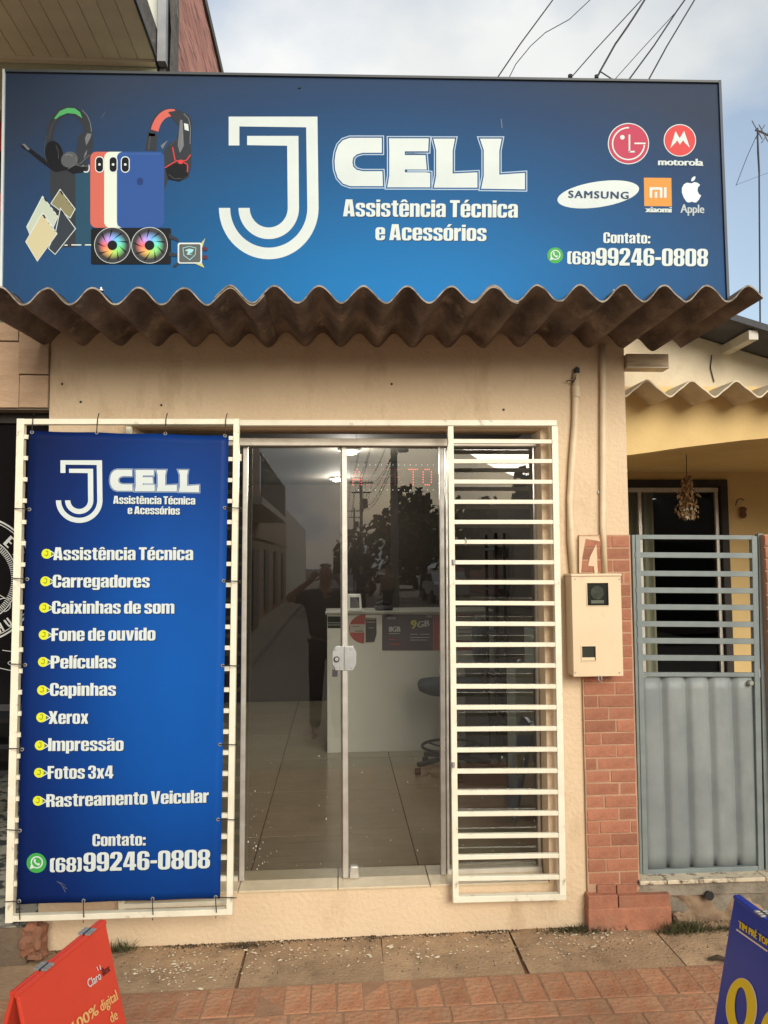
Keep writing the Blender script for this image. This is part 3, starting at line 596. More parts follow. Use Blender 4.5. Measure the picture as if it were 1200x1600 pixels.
# ------------------------------------------------------------------ main sign on the canopy
SY = -0.60
def signmat(name, stops, cx, cz, ax, az, rough=.42, bump=0.0):
    m = bpy.data.materials.new(name); m.use_nodes = True; t = m.node_tree; b = t.nodes['Principled BSDF']; l = t.links.new
    tcn = t.nodes.new('ShaderNodeTexCoord'); mp_ = t.nodes.new('ShaderNodeMapping'); mp_.vector_type = 'POINT'
    mp_.inputs['Location'].default_value = (-cx/ax, 0, -cz/az); mp_.inputs['Scale'].default_value = (1/ax, 0, 1/az)
    l(tcn.outputs['Object'], mp_.inputs[0]); ln = t.nodes.new('ShaderNodeVectorMath'); ln.operation = 'LENGTH'; l(mp_.outputs[0], ln.inputs[0])
    r = t.nodes.new('ShaderNodeValToRGB'); cr = r.color_ramp
    cr.elements[0].position = stops[0][0]; cr.elements[0].color = (*stops[0][1],1); cr.elements[1].position = stops[-1][0]; cr.elements[1].color = (*stops[-1][1],1)
    for p_, c_ in stops[1:-1]: cr.elements.new(p_).color = (*c_,1)
    n = t.nodes.new('ShaderNodeTexNoise'); n.inputs['Scale'].default_value = 2.5; n.inputs['Detail'].default_value = 5
    mx = t.nodes.new('ShaderNodeMixRGB'); mx.blend_type = 'MULTIPLY'; mx.inputs[0].default_value = 0.2
    l(ln.outputs['Value'], r.inputs[0]); l(r.outputs[0], mx.inputs[1]); l(n.outputs[0], mx.inputs[2])
    g = t.nodes.new('ShaderNodeGamma'); g.inputs[1].default_value = 1.0; l(mx.outputs[0], g.inputs[0]); l(g.outputs[0], b.inputs['Base Color'])
    b.inputs['Roughness'].default_value = rough; b.inputs['Specular IOR Level'].default_value = .14
    if bump:
        n2 = t.nodes.new('ShaderNodeTexNoise'); n2.inputs['Scale'].default_value = 6; mp2 = t.nodes.new('ShaderNodeMapping'); mp2.inputs['Scale'].default_value = (.4,1,3)
        bp = t.nodes.new('ShaderNodeBump'); bp.inputs['Strength'].default_value = bump; bp.inputs['Distance'].default_value = .01
        l(tcn.outputs['Object'], mp2.inputs[0]); l(mp2.outputs[0], n2.inputs[0]); l(n2.outputs[0], bp.inputs['Height']); l(bp.outputs[0], b.inputs['Normal'])
    return m
SIGNM = signmat('sign_print_sheen_blue', [(0.0,(.008,.185,.50)),(.22,(.008,.155,.42)),(.5,(.010,.095,.26)),(.8,(.018,.055,.14)),(1.0,(.028,.045,.085))], 0.10, -0.50, 2.05, 1.12, rough=.6)  # printed blue gradient, with sky sheen painted into its greyer outer tones
sg = thing('shop_sign', (P(568,470,SY).x, SY, P(568,470,SY).z), 'wide blue shop sign board with big white lettering standing on the canopy', 'sign')
c4 = [P(4,478,SY), P(1135,478,SY), P(1121.5,131,SY), P(9,114,SY)]
bk = Vector((0,.05,0))
def wavez(x, y=SY): tt = (y+.70)/.70; return zf(x)*(1-tt)+zb(x)*tt+AMP*math.cos(2*math.pi*(x-pk0)/pitch)
nb_ = 150; bot = []
for i in range(nb_+1):
    x = c4[0].x+(c4[1].x-c4[0].x)*i/nb_; bot.append(Vector((x, SY, wavez(x)+(.004 if x < cx0+.9 else .010 if x < cx0+1.9 else .017))))
mb = MB(); mb.prism(bot+[c4[2],c4[3]], bk); mb.build('sign_face', SIGNM, sg)
c4[0] = bot[0]; c4[1] = bot[-1]
mb = MB(); mb.bar(c4[3]+Vector((0,.02,.006)), c4[2]+Vector((0,.02,.006)), .058, .010); mb.build('top_edge', mat('sign_edge_dark',(.05,.06,.07),.5), sg)
mb = MB(); mb.bar(c4[0]+Vector((-.005,.02,0)), c4[3]+Vector((-.005,.02,.012)), .058, .009, up=(1,0,0)); mb.build('side_edge', M['white2'], sg)
mb = MB(); mb.bar(c4[1]+Vector((.006,.02,0)), c4[2]+Vector((.006,.02,.012)), .058, .011, up=(1,0,0)); mb.build('side_edge', mat('sign_edge_navy',(.015,.03,.06),.5), sg)
for px in (70,340,600,860,1080):
    mb = MB(); a = P(px,135,SY+.06); x = a.x; mb.tube([(x,SY+.07,a.z-.02),(x,.28,3.16)], .013, 6); mb.tube([(x,SY+.065,a.z),(x,SY+.065,2.93)], .014, 6); mb.build('stay', M['metald'], sg)
mb = MB(); mb.lathe(P(468,137,SY-.001), [(.006,0),(.004,-.003)], 8, 'y'); mb.build('screw', M['rubber'], sg)
mb = MB(); mb.lathe(P(891,121.5,SY+.02), [(.010,0),(.010,.012)], 8); mb.build('wire_clip', M['rubber'], sg); mb = MB(); mb.lathe(P(932,122.5,SY+.02), [(.010,0),(.008,.014)], 8); mb.build('wire_clip', M['rubber'], sg)
Q = plane_map(SY, .0003)
W2 = M['white2']
TC = [(614,190),(614,241),(548,241),(527,247),(515,258),(512,274),(515,290),(527,301),(548,306),(616,306),(618,357),(505,357),(480,348),(462,328),(453,300),(451,270),(455,240),(464,215),(480,198),(503,190)]
TE = [(640,192),(777,192),(775,236),(694,236),(694,250),(766,250),(770,299),(694,299),(694,310),(768,310),(782,312),(782,361),(634,361),(641,320),(641,235)]
TL1 = [(794,193),(868,193),(860,235),(860,314),(946,310),(946,362),(796,362),(804,320),(804,232)]
TL2 = [(956,193),(1030,193),(1022,235),(1022,318),(1111,312),(1111,368),(960,366),(969,322),(969,232)]
def jshape(cx, cy, Ro, Ri, xs, y0, y1, foot, rv=1.03):
    # hooked stroke: top bar from xs[0] to right side, going down into a half-circle
    outer = [(xs[0],y0),(xs[1],y0)] + [(cx+Ro*math.cos(R(a)), cy+Ro*rv*math.sin(R(a))) for a in range(0,181,6)]
    inner = [(cx+Ri*math.cos(R(a)), cy+Ri*rv*math.sin(R(a))) for a in range(180,-1,-6)] + [(xs[1]-(Ro-Ri),y1)]
    return outer+inner+foot
J1 = jshape(222,433,173,134,(83,391),116,153,[(120,150),(120,216),(83,216)])
J2 = jshape(222,433,105,66,(147,325),183,217,[(147,215)])
def logo(parent, tm, mp_, mw, mo, lw=4.5):
    m_ = MB()
    for s_ in (J1, J2): pflat(m_, [tm(*p) for p in s_], mp_, 1)
    m_.build('letter_j', mw, parent, fix=False)
    for s_ in (TC,TE,TL1,TL2):
        m_ = MB(); s2 = offs(s_, 0.5); pflat(m_, [tm(*p) for p in s2], mp_, 1)
        a_ = offs(s_, 8.5); b_ = offs(s_, 8.5-lw); n = len(a_)
        m_.build('letter', mw, parent, fix=False)
        m_ = MB()
        for i in range(n):
            j = (i+1)%n; m_.poly([mp_(*tm(*a_[i]),1), mp_(*tm(*a_[j]),1), mp_(*tm(*b_[j]),1), mp_(*tm(*b_[i]),1)])
        m_.build('letter_outline', mo, parent, fix=False)
logo(sg, lambda x,y: (320+x/2.222, 130+y/2.222), Q, W2, mat('outline_print',(.36,.47,.60),.5), 3.5)
def line(parent, s, p0, p1, h, mp_=Q, m_=W2, bold=.16, n=6, up=(0.012,-1), shadow=True, name='lettering', **kw):
    if shadow:
        q = MB(); poster_letters(q, s, mp_, (p0[0]+1.0,p0[1]+1.0), (p1[0]+1.0,p1[1]+1.0), h, up=up, base=1); q.build('letter_shadow', mat('shadow_print',(.010,.02,.04),.5), parent, fix=False)
        q = MB(); poster_letters(q, s, mp_, p0, p1, h, up=up, base=4); return q.build(name, m_, parent, fix=False)
    if shadow:
        q = MB(); letters(q, s, mp_, (p0[0]+1.1,p0[1]+1.1), (p1[0]+1.1,p1[1]+1.1), h, up=up, bold=bold, n=n, base=1, **kw); q.build('letter_shadow', mat('shadow_print',(.010,.02,.04),.5), parent, fix=False)
    q = MB(); letters(q, s, mp_, p0, p1, h, up=up, bold=bold, n=n, base=8, **kw); return q.build(name, m_, parent, fix=False)
line(sg, 'Assistência Técnica', (536,338), (809,340), 26.5)
line(sg, 'e Acessórios', (586.5,375), (760,376.5), 25)
line(sg, 'Contato:', (942.7,379.6), (1016,380.5), 16.5)
line(sg, '(68)', (886.3,412.5), (930,413.5), 20); line(sg, '99246-0808', (931,414.5), (1106,416), 27)
line(sg, 'motorola', (1028,258), (1099,259), 11.5, bold=.10, n=3, shadow=False)
line(sg, 'xiaomi', (1008,331.5), (1049.5,332), 9.5, bold=.14, n=4, shadow=False)
line(sg, 'Apple', (1063,332.3), (1100.5,333), 14, bold=.07, n=2, shadow=False, m_=mat('grey_print',(.42,.48,.52),.5))
red = mat('red_print',(.55,.055,.06),.45); redl = mat('wine_print',(.42,.045,.09),.45)
def disc(parent, nm, cx, cy, r, m_, mp_=Q, k=1, ry=None, rot=0):
    q = MB(); pflat(q, ell(cx,cy,r,ry or r,40,rot=rot), mp_, k); return q.build(nm, m_, parent, fix=False)
def ring(parent, nm, cx, cy, r, t, m_, mp_=Q, k=2, a0=0, a1=360, ry=None):
    q = MB(); pring(q, cx, cy, r, ry or r, t, mp_, k, 40, a0, a1); return q.build(nm, m_, parent, fix=False)
disc(sg,'emblem',982,224.4,31.5,redl); ring(sg,'emblem_ring',982,224.4,32.3,1.4,W2)
q = MB(); pring(q,982,224.4,26,26,2.2,Q,2,40,5,272); pline(q,[(992,224),(1008,224)],2.4,Q,2); pline(q,[(983.5,211),(983.5,237),(991,237)],2.6,Q,2); pflat(q, ell(972.5,214.5,3.6,3.6,16),Q,2); q.build('emblem_mark', W2, sg, fix=False)
disc(sg,'emblem',1062.3,219.3,24.5,red); ring(sg,'emblem_ring',1062.3,219.3,25.3,1.3,W2)
q = MB(); pflat(q,[(1047.5,231),(1055.5,204.5),(1062,216),(1069,204.5),(1078,231),(1069.5,222.5),(1067.5,219),(1062.3,226),(1058,219),(1055.5,223)],Q,2); q.build('emblem_mark', W2, sg, fix=False)
disc(sg,'oval_emblem',934.8,303.7,64.5,W2,ry=20,rot=R(-8.5)); line(sg,'SAMSUNG',(888,308.5),(982.5,310.5),11.5,m_=mat('navy_print',(.03,.06,.13),.5),bold=.06,n=2,shadow=False,ls=1.18)
q = MB(); pflat(q,[(1006,277.6),(1049,278),(1049.8,322.5),(1006.8,322)],Q); q.build('square_emblem', mat('orange_print',(.60,.27,.06),.5), sg, fix=False)
q = MB()
for pl in ([(1015,309),(1015,292.5),(1033.5,292.5),(1035,294),(1035,309),(1031,309),(1031,296.5),(1019,296.5),(1019,309)],[(1023,309),(1023,299.5),(1027,299.5),(1027,309)],[(1037.5,309),(1037.5,292.5),(1041.5,292.5),(1041.5,309)]): pflat(q, pl, Q, 2)
q.build('emblem_mark', W2, sg, fix=False)
q = MB(); ap = [(1081,286.5),(1085,284.5),(1090,285.5),(1094,289),(1090.5,293),(1089.8,298),(1092,303),(1095.5,305.5),(1092,312),(1087.5,316.5),(1084,316),(1080.5,315),(1077,316.5),(1073,315.5),(1068.5,309),(1065.5,301),(1065.5,293.5),(1068.5,288),(1073,285.5),(1077.5,286)]
pflat(q, ap, Q); pflat(q,[(1080,283.5),(1080.5,279),(1083.5,276),(1086.5,275.5),(1086.5,279),(1084,282.5)],Q); q.build('fruit_emblem', mat('silver_print',(.62,.70,.74),.5), sg, fix=False)
grn = mat('green_print',(.05,.33,.07),.45)
def chat(parent, cx, cy, r, mp_):
    disc(parent,'chat_badge',cx,cy,r,grn,mp_,1); q = MB(); s_ = r/15.5
    pring(q,cx+.5*s_,cy-1*s_,9.6*s_,9.6*s_,1.9*s_,mp_,2); pflat(q,[(cx-8.5*s_,cy+2.5*s_),(cx-3.5*s_,cy+7.5*s_),(cx-10.5*s_,cy+9.5*s_)],mp_,3)
    hs = [(-4.6,-4.8),(-2.6,-5.6),(-1.4,-3.0),(-2.4,-1.4),(0.6,1.9),(2.6,1.0),(5.2,2.4),(4.2,4.4),(1.6,4.9),(-2.2,2.4),(-4.9,-1.2)]
    pflat(q,[(cx+.5*s_+a*s_,cy-1*s_+b*s_) for a,b in hs],mp_,2); q.build('handset_mark', W2, parent, fix=False)
chat(sg, 867.5, 399, 12.5, Q)
# printed pictures on the left of the sign (crop px scale 3.4286, offset 0,140)
def K(x,y): return (x/3.4286, 140+y/3.4286)
def kp(nm, pts, m_, k=1, parent=None): q = MB(); pflat(q,[K(*p) for p in pts],Q,k); return q.build(nm, m_, parent or sg, fix=False)
def kell(cx,cy,rx,ry,n=28,a0=0,a1=360,rot=0): return ell(cx,cy,rx,ry,n,a0,a1,rot)
blk = M['black']; dg = mat('charcoal_print',(.035,.04,.05),.4); gy = mat('mid_grey_print',(.15,.165,.18),.4)
def rrect(x0,y0,x1,y1,r,n=5):
    o = []
    for cx,cy,a in ((x1-r,y0+r,-90),(x1-r,y1-r,0),(x0+r,y1-r,90),(x0+r,y0+r,180)):
        for i in range(n+1): t = R(a+90*i/n); o.append((cx+r*math.cos(t),cy+r*math.sin(t)))
    return o
kp('printed_case', [(268,430),(405,430),(405,845),(330,845),(268,560)], dg, 1); kp('printed_case', [(405,400),(490,400),(490,838),(405,838)], mat('slate_print',(.022,.07,.12),.5), 1)
kp('printed_dashes', [(345,830),(362,830),(362,836),(345,836)], W2, 2); kp('printed_dashes', [(382,829),(436,829),(436,835),(382,835)], W2, 2); kp('printed_dashes', [(455,829),(490,829),(490,835),(455,835)], W2, 2)
def phone(x0,x1,m_,k):
    kp('printed_phone', rrect(x0,333,x1,740,32), m_, k)
phone(484,620,mat('coral_print',(.52,.13,.10),.5),3); phone(558,690,mat('mint_white_print',(.62,.70,.62),.5),4); phone(626,880,mat('royal_print',(.030,.085,.29),.5),5)
kp('printed_fruit_mark',[(735,478),(748,470),(760,474),(768,484),(764,498),(768,505),(757,512),(740,510),(732,495)],mat('dark_royal_print',(.02,.045,.16),.5),6)
for cx in (533,606,671):
    kp('printed_lens_ring', rrect(cx-24,357,cx+24,445,23), mat('silver_print',(.6,.7,.7),.5), 6); kp('printed_lens', rrect(cx-19,362,cx+19,440,18), blk, 7); kp('printed_lens_spot', kell(cx,401,7,7), W2, 8)
kp('printed_lens_ring', rrect(442,395,480,445,18), mat('silver_print',(.6,.7,.7),.5), 2); kp('printed_lens', rrect(446,390,475,439,14), dg, 3)
# cooling block with two rainbow fans
kp('printed_fan_block', rrect(488,742,916,935,10), blk, 9)
def rainbow():
    m = bpy.data.materials.new('rainbow_print'); m.use_nodes = True; t = m.node_tree; b = t.nodes['Principled BSDF']; l = t.links.new
    tcn = t.nodes.new('ShaderNodeTexCoord'); sp = t.nodes.new('ShaderNodeSeparateXYZ'); l(tcn.outputs['Object'], sp.inputs[0])
    at = t.nodes.new('ShaderNodeMath'); at.operation = 'ARCTAN2'; l(sp.outputs['Z'], at.inputs[0]); l(sp.outputs['X'], at.inputs[1])
    mr = t.nodes.new('ShaderNodeMapRange'); mr.inputs[1].default_value = -math.pi; mr.inputs[2].default_value = math.pi; l(at.outputs[0], mr.inputs[0])
    r = t.nodes.new('ShaderNodeValToRGB'); cr = r.color_ramp
    cols = [(0,(.75,.12,.14)),(.16,(.75,.40,.10)),(.30,(.35,.65,.12)),(.45,(.15,.7,.25)),(.55,(.12,.65,.60)),(.7,(.12,.40,.85)),(.85,(.45,.30,.80)),(1,(.75,.12,.14))]
    cr.elements[0].color = (*cols[0][1],1); cr.elements[1].color = (*cols[-1][1],1); cr.elements[1].position = 1
    for p_,c_ in cols[1:-1]: cr.elements.new(p_).color = (*c_,1)
    l(mr.outputs[0], r.inputs[0])
    ln = t.nodes.new('ShaderNodeVectorMath'); ln.operation = 'LENGTH'; l(tcn.outputs['Object'], ln.inputs[0])
    r2 = t.nodes.new('ShaderNodeMapRange'); r2.inputs[1].default_value = .032; r2.inputs[2].default_value = .058; r2.inputs[3].default_value = 0; r2.inputs[4].default_value = 1; l(ln.outputs['Value'], r2.inputs[0])
    mx = t.nodes.new('ShaderNodeMixRGB'); l(r2.outputs[0], mx.inputs[0]); l(r.outputs[0], mx.inputs[1]); mx.inputs[2].default_value = (.012,.013,.017,1); l(mx.outputs[0], b.inputs['Base Color'])
    wv = None
    b.inputs['Roughness'].default_value = .45; return m
RB = rainbow()
for cx in (602,801):
    kp('printed_fan', kell(cx,834,93,93,40), RB, 10); kp('printed_fan_hub', kell(cx,834,26,26,24), blk, 12)
    q = MB(); c_ = K(cx,834); pring(q,c_[0],c_[1],28.4,28.4,.8,Q,12); q.build('printed_fan_ring', W2, sg, fix=False)
    for a_ in range(0,360,40):
        t = R(a_); kp('printed_fan_gap', [(cx+34*math.cos(t),834+34*math.sin(t)),(cx+82*math.cos(t+.42),834+82*math.sin(t+.42)),(cx+86*math.cos(t+.56),834+86*math.sin(t+.56))], blk, 11)
kp('printed_hose',[(905,770),(955,800),(958,815),(905,795)],dg,10); kp('printed_hose',[(905,870),(950,880),(950,895),(905,890)],dg,10); kp('printed_hose',[(925,945),(950,925),(958,935),(938,952)],dg,10)
for yy in (853,898): kp('printed_plug', rrect(1084,yy-10,1112,yy+10,6), mat('maroon_print',(.10,.03,.05),.5), 10)
kp('printed_pump', rrect(952,820,1082,932,12), W2, 10); kp('printed_pump_glow',[(1082,850),(1100,795),(1078,822)],mat('pale_yellow_print',(.5,.5,.2),.5),9); kp('printed_pump_glow',[(1040,930),(1095,955),(1078,920)],mat('pale_yellow_print',(.5,.5,.2),.5),9)
kp('printed_pump_face', rrect(960,828,1074,925,9), mat('warm_dark_print',(.10,.11,.11),.45), 11)
q = MB(); sh = [(980,848),(1015,840),(1050,848),(1046,885),(1017,912),(985,888)]; pline(q,[K(*p) for p in sh+[sh[0]]],.9,Q,12); pflat(q,[K(*p) for p in [(990,862),(1012,852),(1038,856),(1030,872),(1012,880),(1036,886),(1000,884),(1008,868)]],Q,12); q.build('printed_shield', mat('cyan_print',(.3,.62,.66),.5), sg, fix=False)
# power banks
def bank(p, m_, k):
    kp('printed_power_bank_edge', offs(p, 4), W2, k); kp('printed_power_bank', p, m_, k+1)
bank([(322,538),(400,640),(375,685),(275,610)], mat('olive_print',(.22,.21,.12),.5), 3)
bank([(228,575),(308,680),(285,735),(235,660),(160,770),(145,735)], mat('pale_mint_print',(.45,.52,.44),.5), 5)
bank([(325,640),(402,745),(295,880),(262,850),(300,760)], mat('dark_slate_print',(.035,.045,.06),.5), 7)
bank([(226,665),(303,772),(200,915),(140,815)], mat('pale_gold_print',(.52,.48,.31),.5), 9)
for (cx,cy) in ((326,550),(240,588),(330,655),(232,678)): kp('printed_socket',[(cx-6,cy-8),(cx+2,cy-8),(cx+14,cy+10),(cx+6,cy+12)],blk,11)
for (cx,cy) in ((326,550),(240,588),(330,655),(232,678)):
    for s_ in (1.6,2.5,3.4): kp('printed_led',[(cx+18*s_-2,cy+24*s_-4),(cx+18*s_+2,cy+24*s_-4),(cx+18*s_+5,cy+24*s_+2),(cx+18*s_+1,cy+24*s_+2)],dg,11)
# headset, left
def arcband(cx,cy,rx,ry,w0,a0,a1,n=22,w1=None):
    A = [(cx+rx*math.cos(R(a0+(a1-a0)*i/n)), cy+ry*math.sin(R(a0+(a1-a0)*i/n))) for i in range(n+1)]
    B = [(cx+(rx-(w0+((w1 or w0)-w0)*i/n))*math.cos(R(a0+(a1-a0)*i/n)), cy+(ry-(w0+((w1 or w0)-w0)*i/n))*math.sin(R(a0+(a1-a0)*i/n))) for i in range(n+1)]
    return A+B[::-1]
kp('printed_headband', arcband(372,270,128,180,40,150,395,30,46), dg, 2); kp('printed_headband_pad', [(290,155),(320,115),(360,98),(400,100),(428,120),(440,152),(405,130),(360,126),(320,142),(300,158)], mat('leaf_green_print',(.08,.38,.13),.5), 3)
kp('printed_ear_cushion', kell(290,345,48,72,24,rot=R(-12)), blk, 3); kp('printed_ear_cup', kell(372,375,46,42,24,rot=R(-30)), mat('soft_grey_print',(.09,.10,.11),.4), 5); kp('printed_ear_shell', [(420,250),(450,225),(490,232),(492,300),(475,370),(440,410),(405,400),(408,330)], dg, 4)
kp('printed_ear_highlight', [(455,262),(466,235),(490,236),(486,256),(462,300)], gy, 5); kp('printed_ear_highlight', [(455,340),(468,322),(462,350),(448,372)], gy, 5)
kp('printed_ear_base', [(240,400),(300,370),(340,410),(420,400),(470,420),(440,445),(390,450),(355,430),(300,442)], blk, 4)
q = MB(); pline(q,[K(*p) for p in ((405,360),(412,400),(428,398),(480,350))],.8,Q,7); pline(q,[K(*p) for p in ((365,425),(400,402),(440,412),(475,408))],.8,Q,7); q.build('printed_silver_trim', gy, sg, fix=False)
kp('printed_microphone_arm', [(112,300),(130,292),(160,312),(255,385),(300,430),(290,438),(230,395),(150,330),(122,312)], blk, 5); kp('printed_microphone', [(118,292),(132,290),(160,318),(150,326)], gy, 6)
# headset, right
kp('printed_headband', arcband(905,250,108,150,34,180,300,24), dg, 2); kp('printed_headband_pad', arcband(915,262,112,158,42,198,282,20,40), mat('salmon_print',(.55,.13,.11),.5), 3)
kp('printed_ear_arm', [(792,232),(842,238),(838,330),(775,325)], dg, 2)
kp('printed_ear_shell', [(900,120),(960,110),(1010,135),(1030,175),(1024,300),(1026,400),(1010,470),(960,492),(900,480),(880,540),(878,330),(905,290),(945,265),(960,200)], dg, 4)
kp('printed_ear_highlight', [(985,180),(1008,185),(1012,222),(990,215)], W2, 6); kp('printed_ear_highlight', [(965,160),(978,165),(985,300),(965,340),(952,300)], gy, 5); kp('printed_ear_highlight', [(860,300),(900,270),(870,320)], gy, 5)
kp('printed_ear_base', [(885,420),(930,395),(1000,395),(1008,460),(960,492),(900,480)], blk, 6)
q = MB(); rp_ = [(925,310),(938,380),(968,385),(1000,378),(1020,350)]
pline(q,[K(*p) for p in rp_],1.8,Q,7); pline(q,[K(*p) for p in ((885,418),(940,385))],1.7,Q,7); pline(q,[K(*p) for p in ((985,390),(1005,402),(1004,440))],1.7,Q,7); q.build('printed_red_trim', red, sg, fix=False)
kp('printed_hub', kell(968,387,14,12), red, 8)
hl = mat('cool_highlight_print',(.20,.23,.25),.5); hl2 = mat('dim_highlight_print',(.075,.085,.095),.5)
def kline(nm, pts, w_, m_, k): q = MB(); pline(q,[K(*p) for p in pts],w_,Q,k); q.build(nm, m_, sg, fix=False)
kline('printed_highlight',[(252,250),(240,300),(238,345),(250,385)],.7,hl2,6); kline('printed_highlight',[(300,160),(280,190),(268,230),(262,262)],.8,hl2,6)
kline('printed_highlight',[(440,110),(468,140),(484,180),(490,225)],.9,hl,6); kline('printed_highlight',[(350,352),(368,345),(388,356)],1.0,hl,7); kline('printed_highlight',[(300,300),(312,330),(314,370)],.7,hl2,6)
kline('printed_highlight',[(985,130),(1010,155),(1020,200),(1018,290)],.9,hl,7); kline('printed_highlight',[(912,300),(935,278),(955,270)],.9,hl2,7); kline('printed_highlight',[(805,250),(800,290),(796,320)],1.4,hl2,5); kline('printed_highlight',[(960,330),(972,300),(978,240)],.8,hl,7)
kline('printed_highlight',[(905,455),(935,478),(975,476)],.8,hl2,8); kline('printed_highlight',[(640,345),(860,345)],.5,mat('phone_edge_print',(.09,.18,.42),.5),6); kline('printed_highlight',[(630,400),(630,735)],.6,mat('phone_edge_print',(.09,.18,.42),.5),6)
# scratches
q = MB(); pline(q,[(783,186),(784.5,200)],1.3,Q,2); pline(q,[(158,184.5),(164,176)],.5,Q,2); q.build('scratch', gy, sg, fix=False)

# ------------------------------------------------------------------ banner
BY = -0.205
BN = signmat('banner_print_blue', [(0.0,(.003,.095,.42)),(.3,(.003,.08,.37)),(.55,(.002,.045,.24)),(.8,(.002,.018,.12)),(1.0,(.001,.009,.065))], .24, -.08, .84, 1.6, rough=.5)
bn = thing('banner', P(190,1412,BY), 'tall blue vinyl banner listing phone services, tied to the left grille', 'banner')
def bw(px,py):
    u = (px-30)/325; v = (py-675)/735
    return 0.0010*math.sin(px*.035+py*.004) + 0.0016*math.sin(py*.13)*math.exp(-v*26) + .0008*math.sin(py*.02+px*.012)
def BQ(px,py,k=1): return P(px,py,BY+bw(px,py)-.0002*k-.0016)
mb = MB(); nx, ny = 24, 60; vs = []; fs = []
for i in range(nx+1):
    for j in range(ny+1):
        u, v = i/nx, j/ny; sag = 1.2*abs(math.sin(u*math.pi*3))*(1-v)**8
        xl, xr = 45-19*v, 357.5-13.5*v; yt, yb = 672.5+8*u+sag, 1413.5-9.5*u - 1.0*abs(math.sin(u*math.pi*3))
        px, py = xl+(xr-xl)*u, yt+(yb-yt)*v; vs.append(P(px,py,BY+bw(px,py)))
for i in range(nx):
    for j in range(ny): k = i*(ny+1)+j; fs.append((k,k+1,k+ny+2,k+ny+1))
mb.mesh(vs, fs); o = mb.build('banner_sheet', BN, bn, smooth=True, fix=False)
for p in o.data.polygons: pass
sd_ = o.modifiers.new('Solidify','SOLIDIFY'); sd_.thickness = .0006; sd_.offset = 1
tb = lambda x,y: (87.5+(x-50)*.2107, 719+(y-115)*.1975)
logo(bn, tb, BQ, W2, mat('outline_print',(.36,.47,.60),.5), 3.5)
bl = dict(mp_=BQ)
line(bn,'Assistência Técnica',(176.8,787),(305,788.3),12.3,**bl); line(bn,'e Acessórios',(199.5,803),(281,804),12,**bl)
items = [('Assistência Técnica',(83.3,875),(301.7,875),19.8,(72.5,865.3)),('Carregadores',(82.3,917.8),(233.8,917.8),19.5,(70.7,908.3)),('Caixinhas de som',(81.2,958.7),(272.3,958.7),19.5,(69,949.6)),('Fone de ouvido',(80.5,1001.5),(242.8,1000.5),19.8,(68.2,992)),
 ('Películas',(79.2,1044.4),(181,1044),19.8,(67,1034.3)),('Capinhas',(78,1087.2),(181,1087),19.8,(65.6,1078.5)),('Xerox',(76,1131),(137.8,1130.7),19.8,(64.3,1121)),('Impressão',(75.2,1173.4),(193,1173),20,(62,1164.7)),('Fotos 3x4',(74.4,1217),(177,1216.2),20,(60.8,1207.5)),('Rastreamento Veicular',(72.2,1261),(326,1254),20,(59,1251.3))]
yel = mat('lime_yellow_print',(.62,.66,.03),.45)
for s_, a_, b_, h_, c_ in items:
    line(bn, s_, a_, b_, h_, **bl)
    q = MB(); pline(q,[(c_[0]+3,c_[1]-6.5),(c_[0]+14,c_[1]+.5),(c_[0]+3,c_[1]+6.5)],1.6,BQ,1); q.build('bullet_arrow', W2, bn, fix=False)
    disc(bn,'bullet',c_[0],c_[1],7.6,yel,BQ,2); q = MB(); pline(q,[(c_[0]-1,c_[1]-4),(c_[0]+2.2,c_[1]-4),(c_[0]+2.2,c_[1]+1.5),(c_[0],c_[1]+3.2),(c_[0]-2.6,c_[1]+1.6)],1.1,BQ,3); pflat(q,ell(c_[0]+9.3,c_[1]+.4,1.6,1.6,10),BQ,3); q.build('bullet_mark', mat('olive_green_print',(.12,.2,.02),.5), bn, fix=False)
line(bn,'Contato:',(144.4,1322),(227.5,1321),18.5,**bl); line(bn,'(68)',(77.9,1363),(127.7,1361.5),22,**bl); line(bn,'99246-0808',(130.4,1361.8),(328,1356.3),29,**bl)
chat(bn,57,1348.4,15.5,BQ)
q = MB(); pline(q,[(89,1377),(95,1381),(99,1387),(102,1394)],.7,BQ,2); pline(q,[(93,1378),(102,1384)],.5,BQ,2); pline(q,[(98,1385),(105,1389)],.5,BQ,2); q.build('scratch', gy, bn, fix=False)
eye = [(50,675.5,'t'),(151,676,'t'),(258.3,677.5,'t'),(351.5,681,'t'),(46,796,'l'),(42.7,905,'l'),(39.4,1039,'l'),(34.6,1171,'l'),(31,1298,'l'),(30,1408,'b'),(351,793.5,'r'),(349.3,907.6,'r'),(347.8,1040,'r'),(343.8,1163.3,'r'),(340.8,1280.6,'r'),(337,1401.8,'b'),(130.4,1407.4,'b'),(238.4,1404.4,'b')]
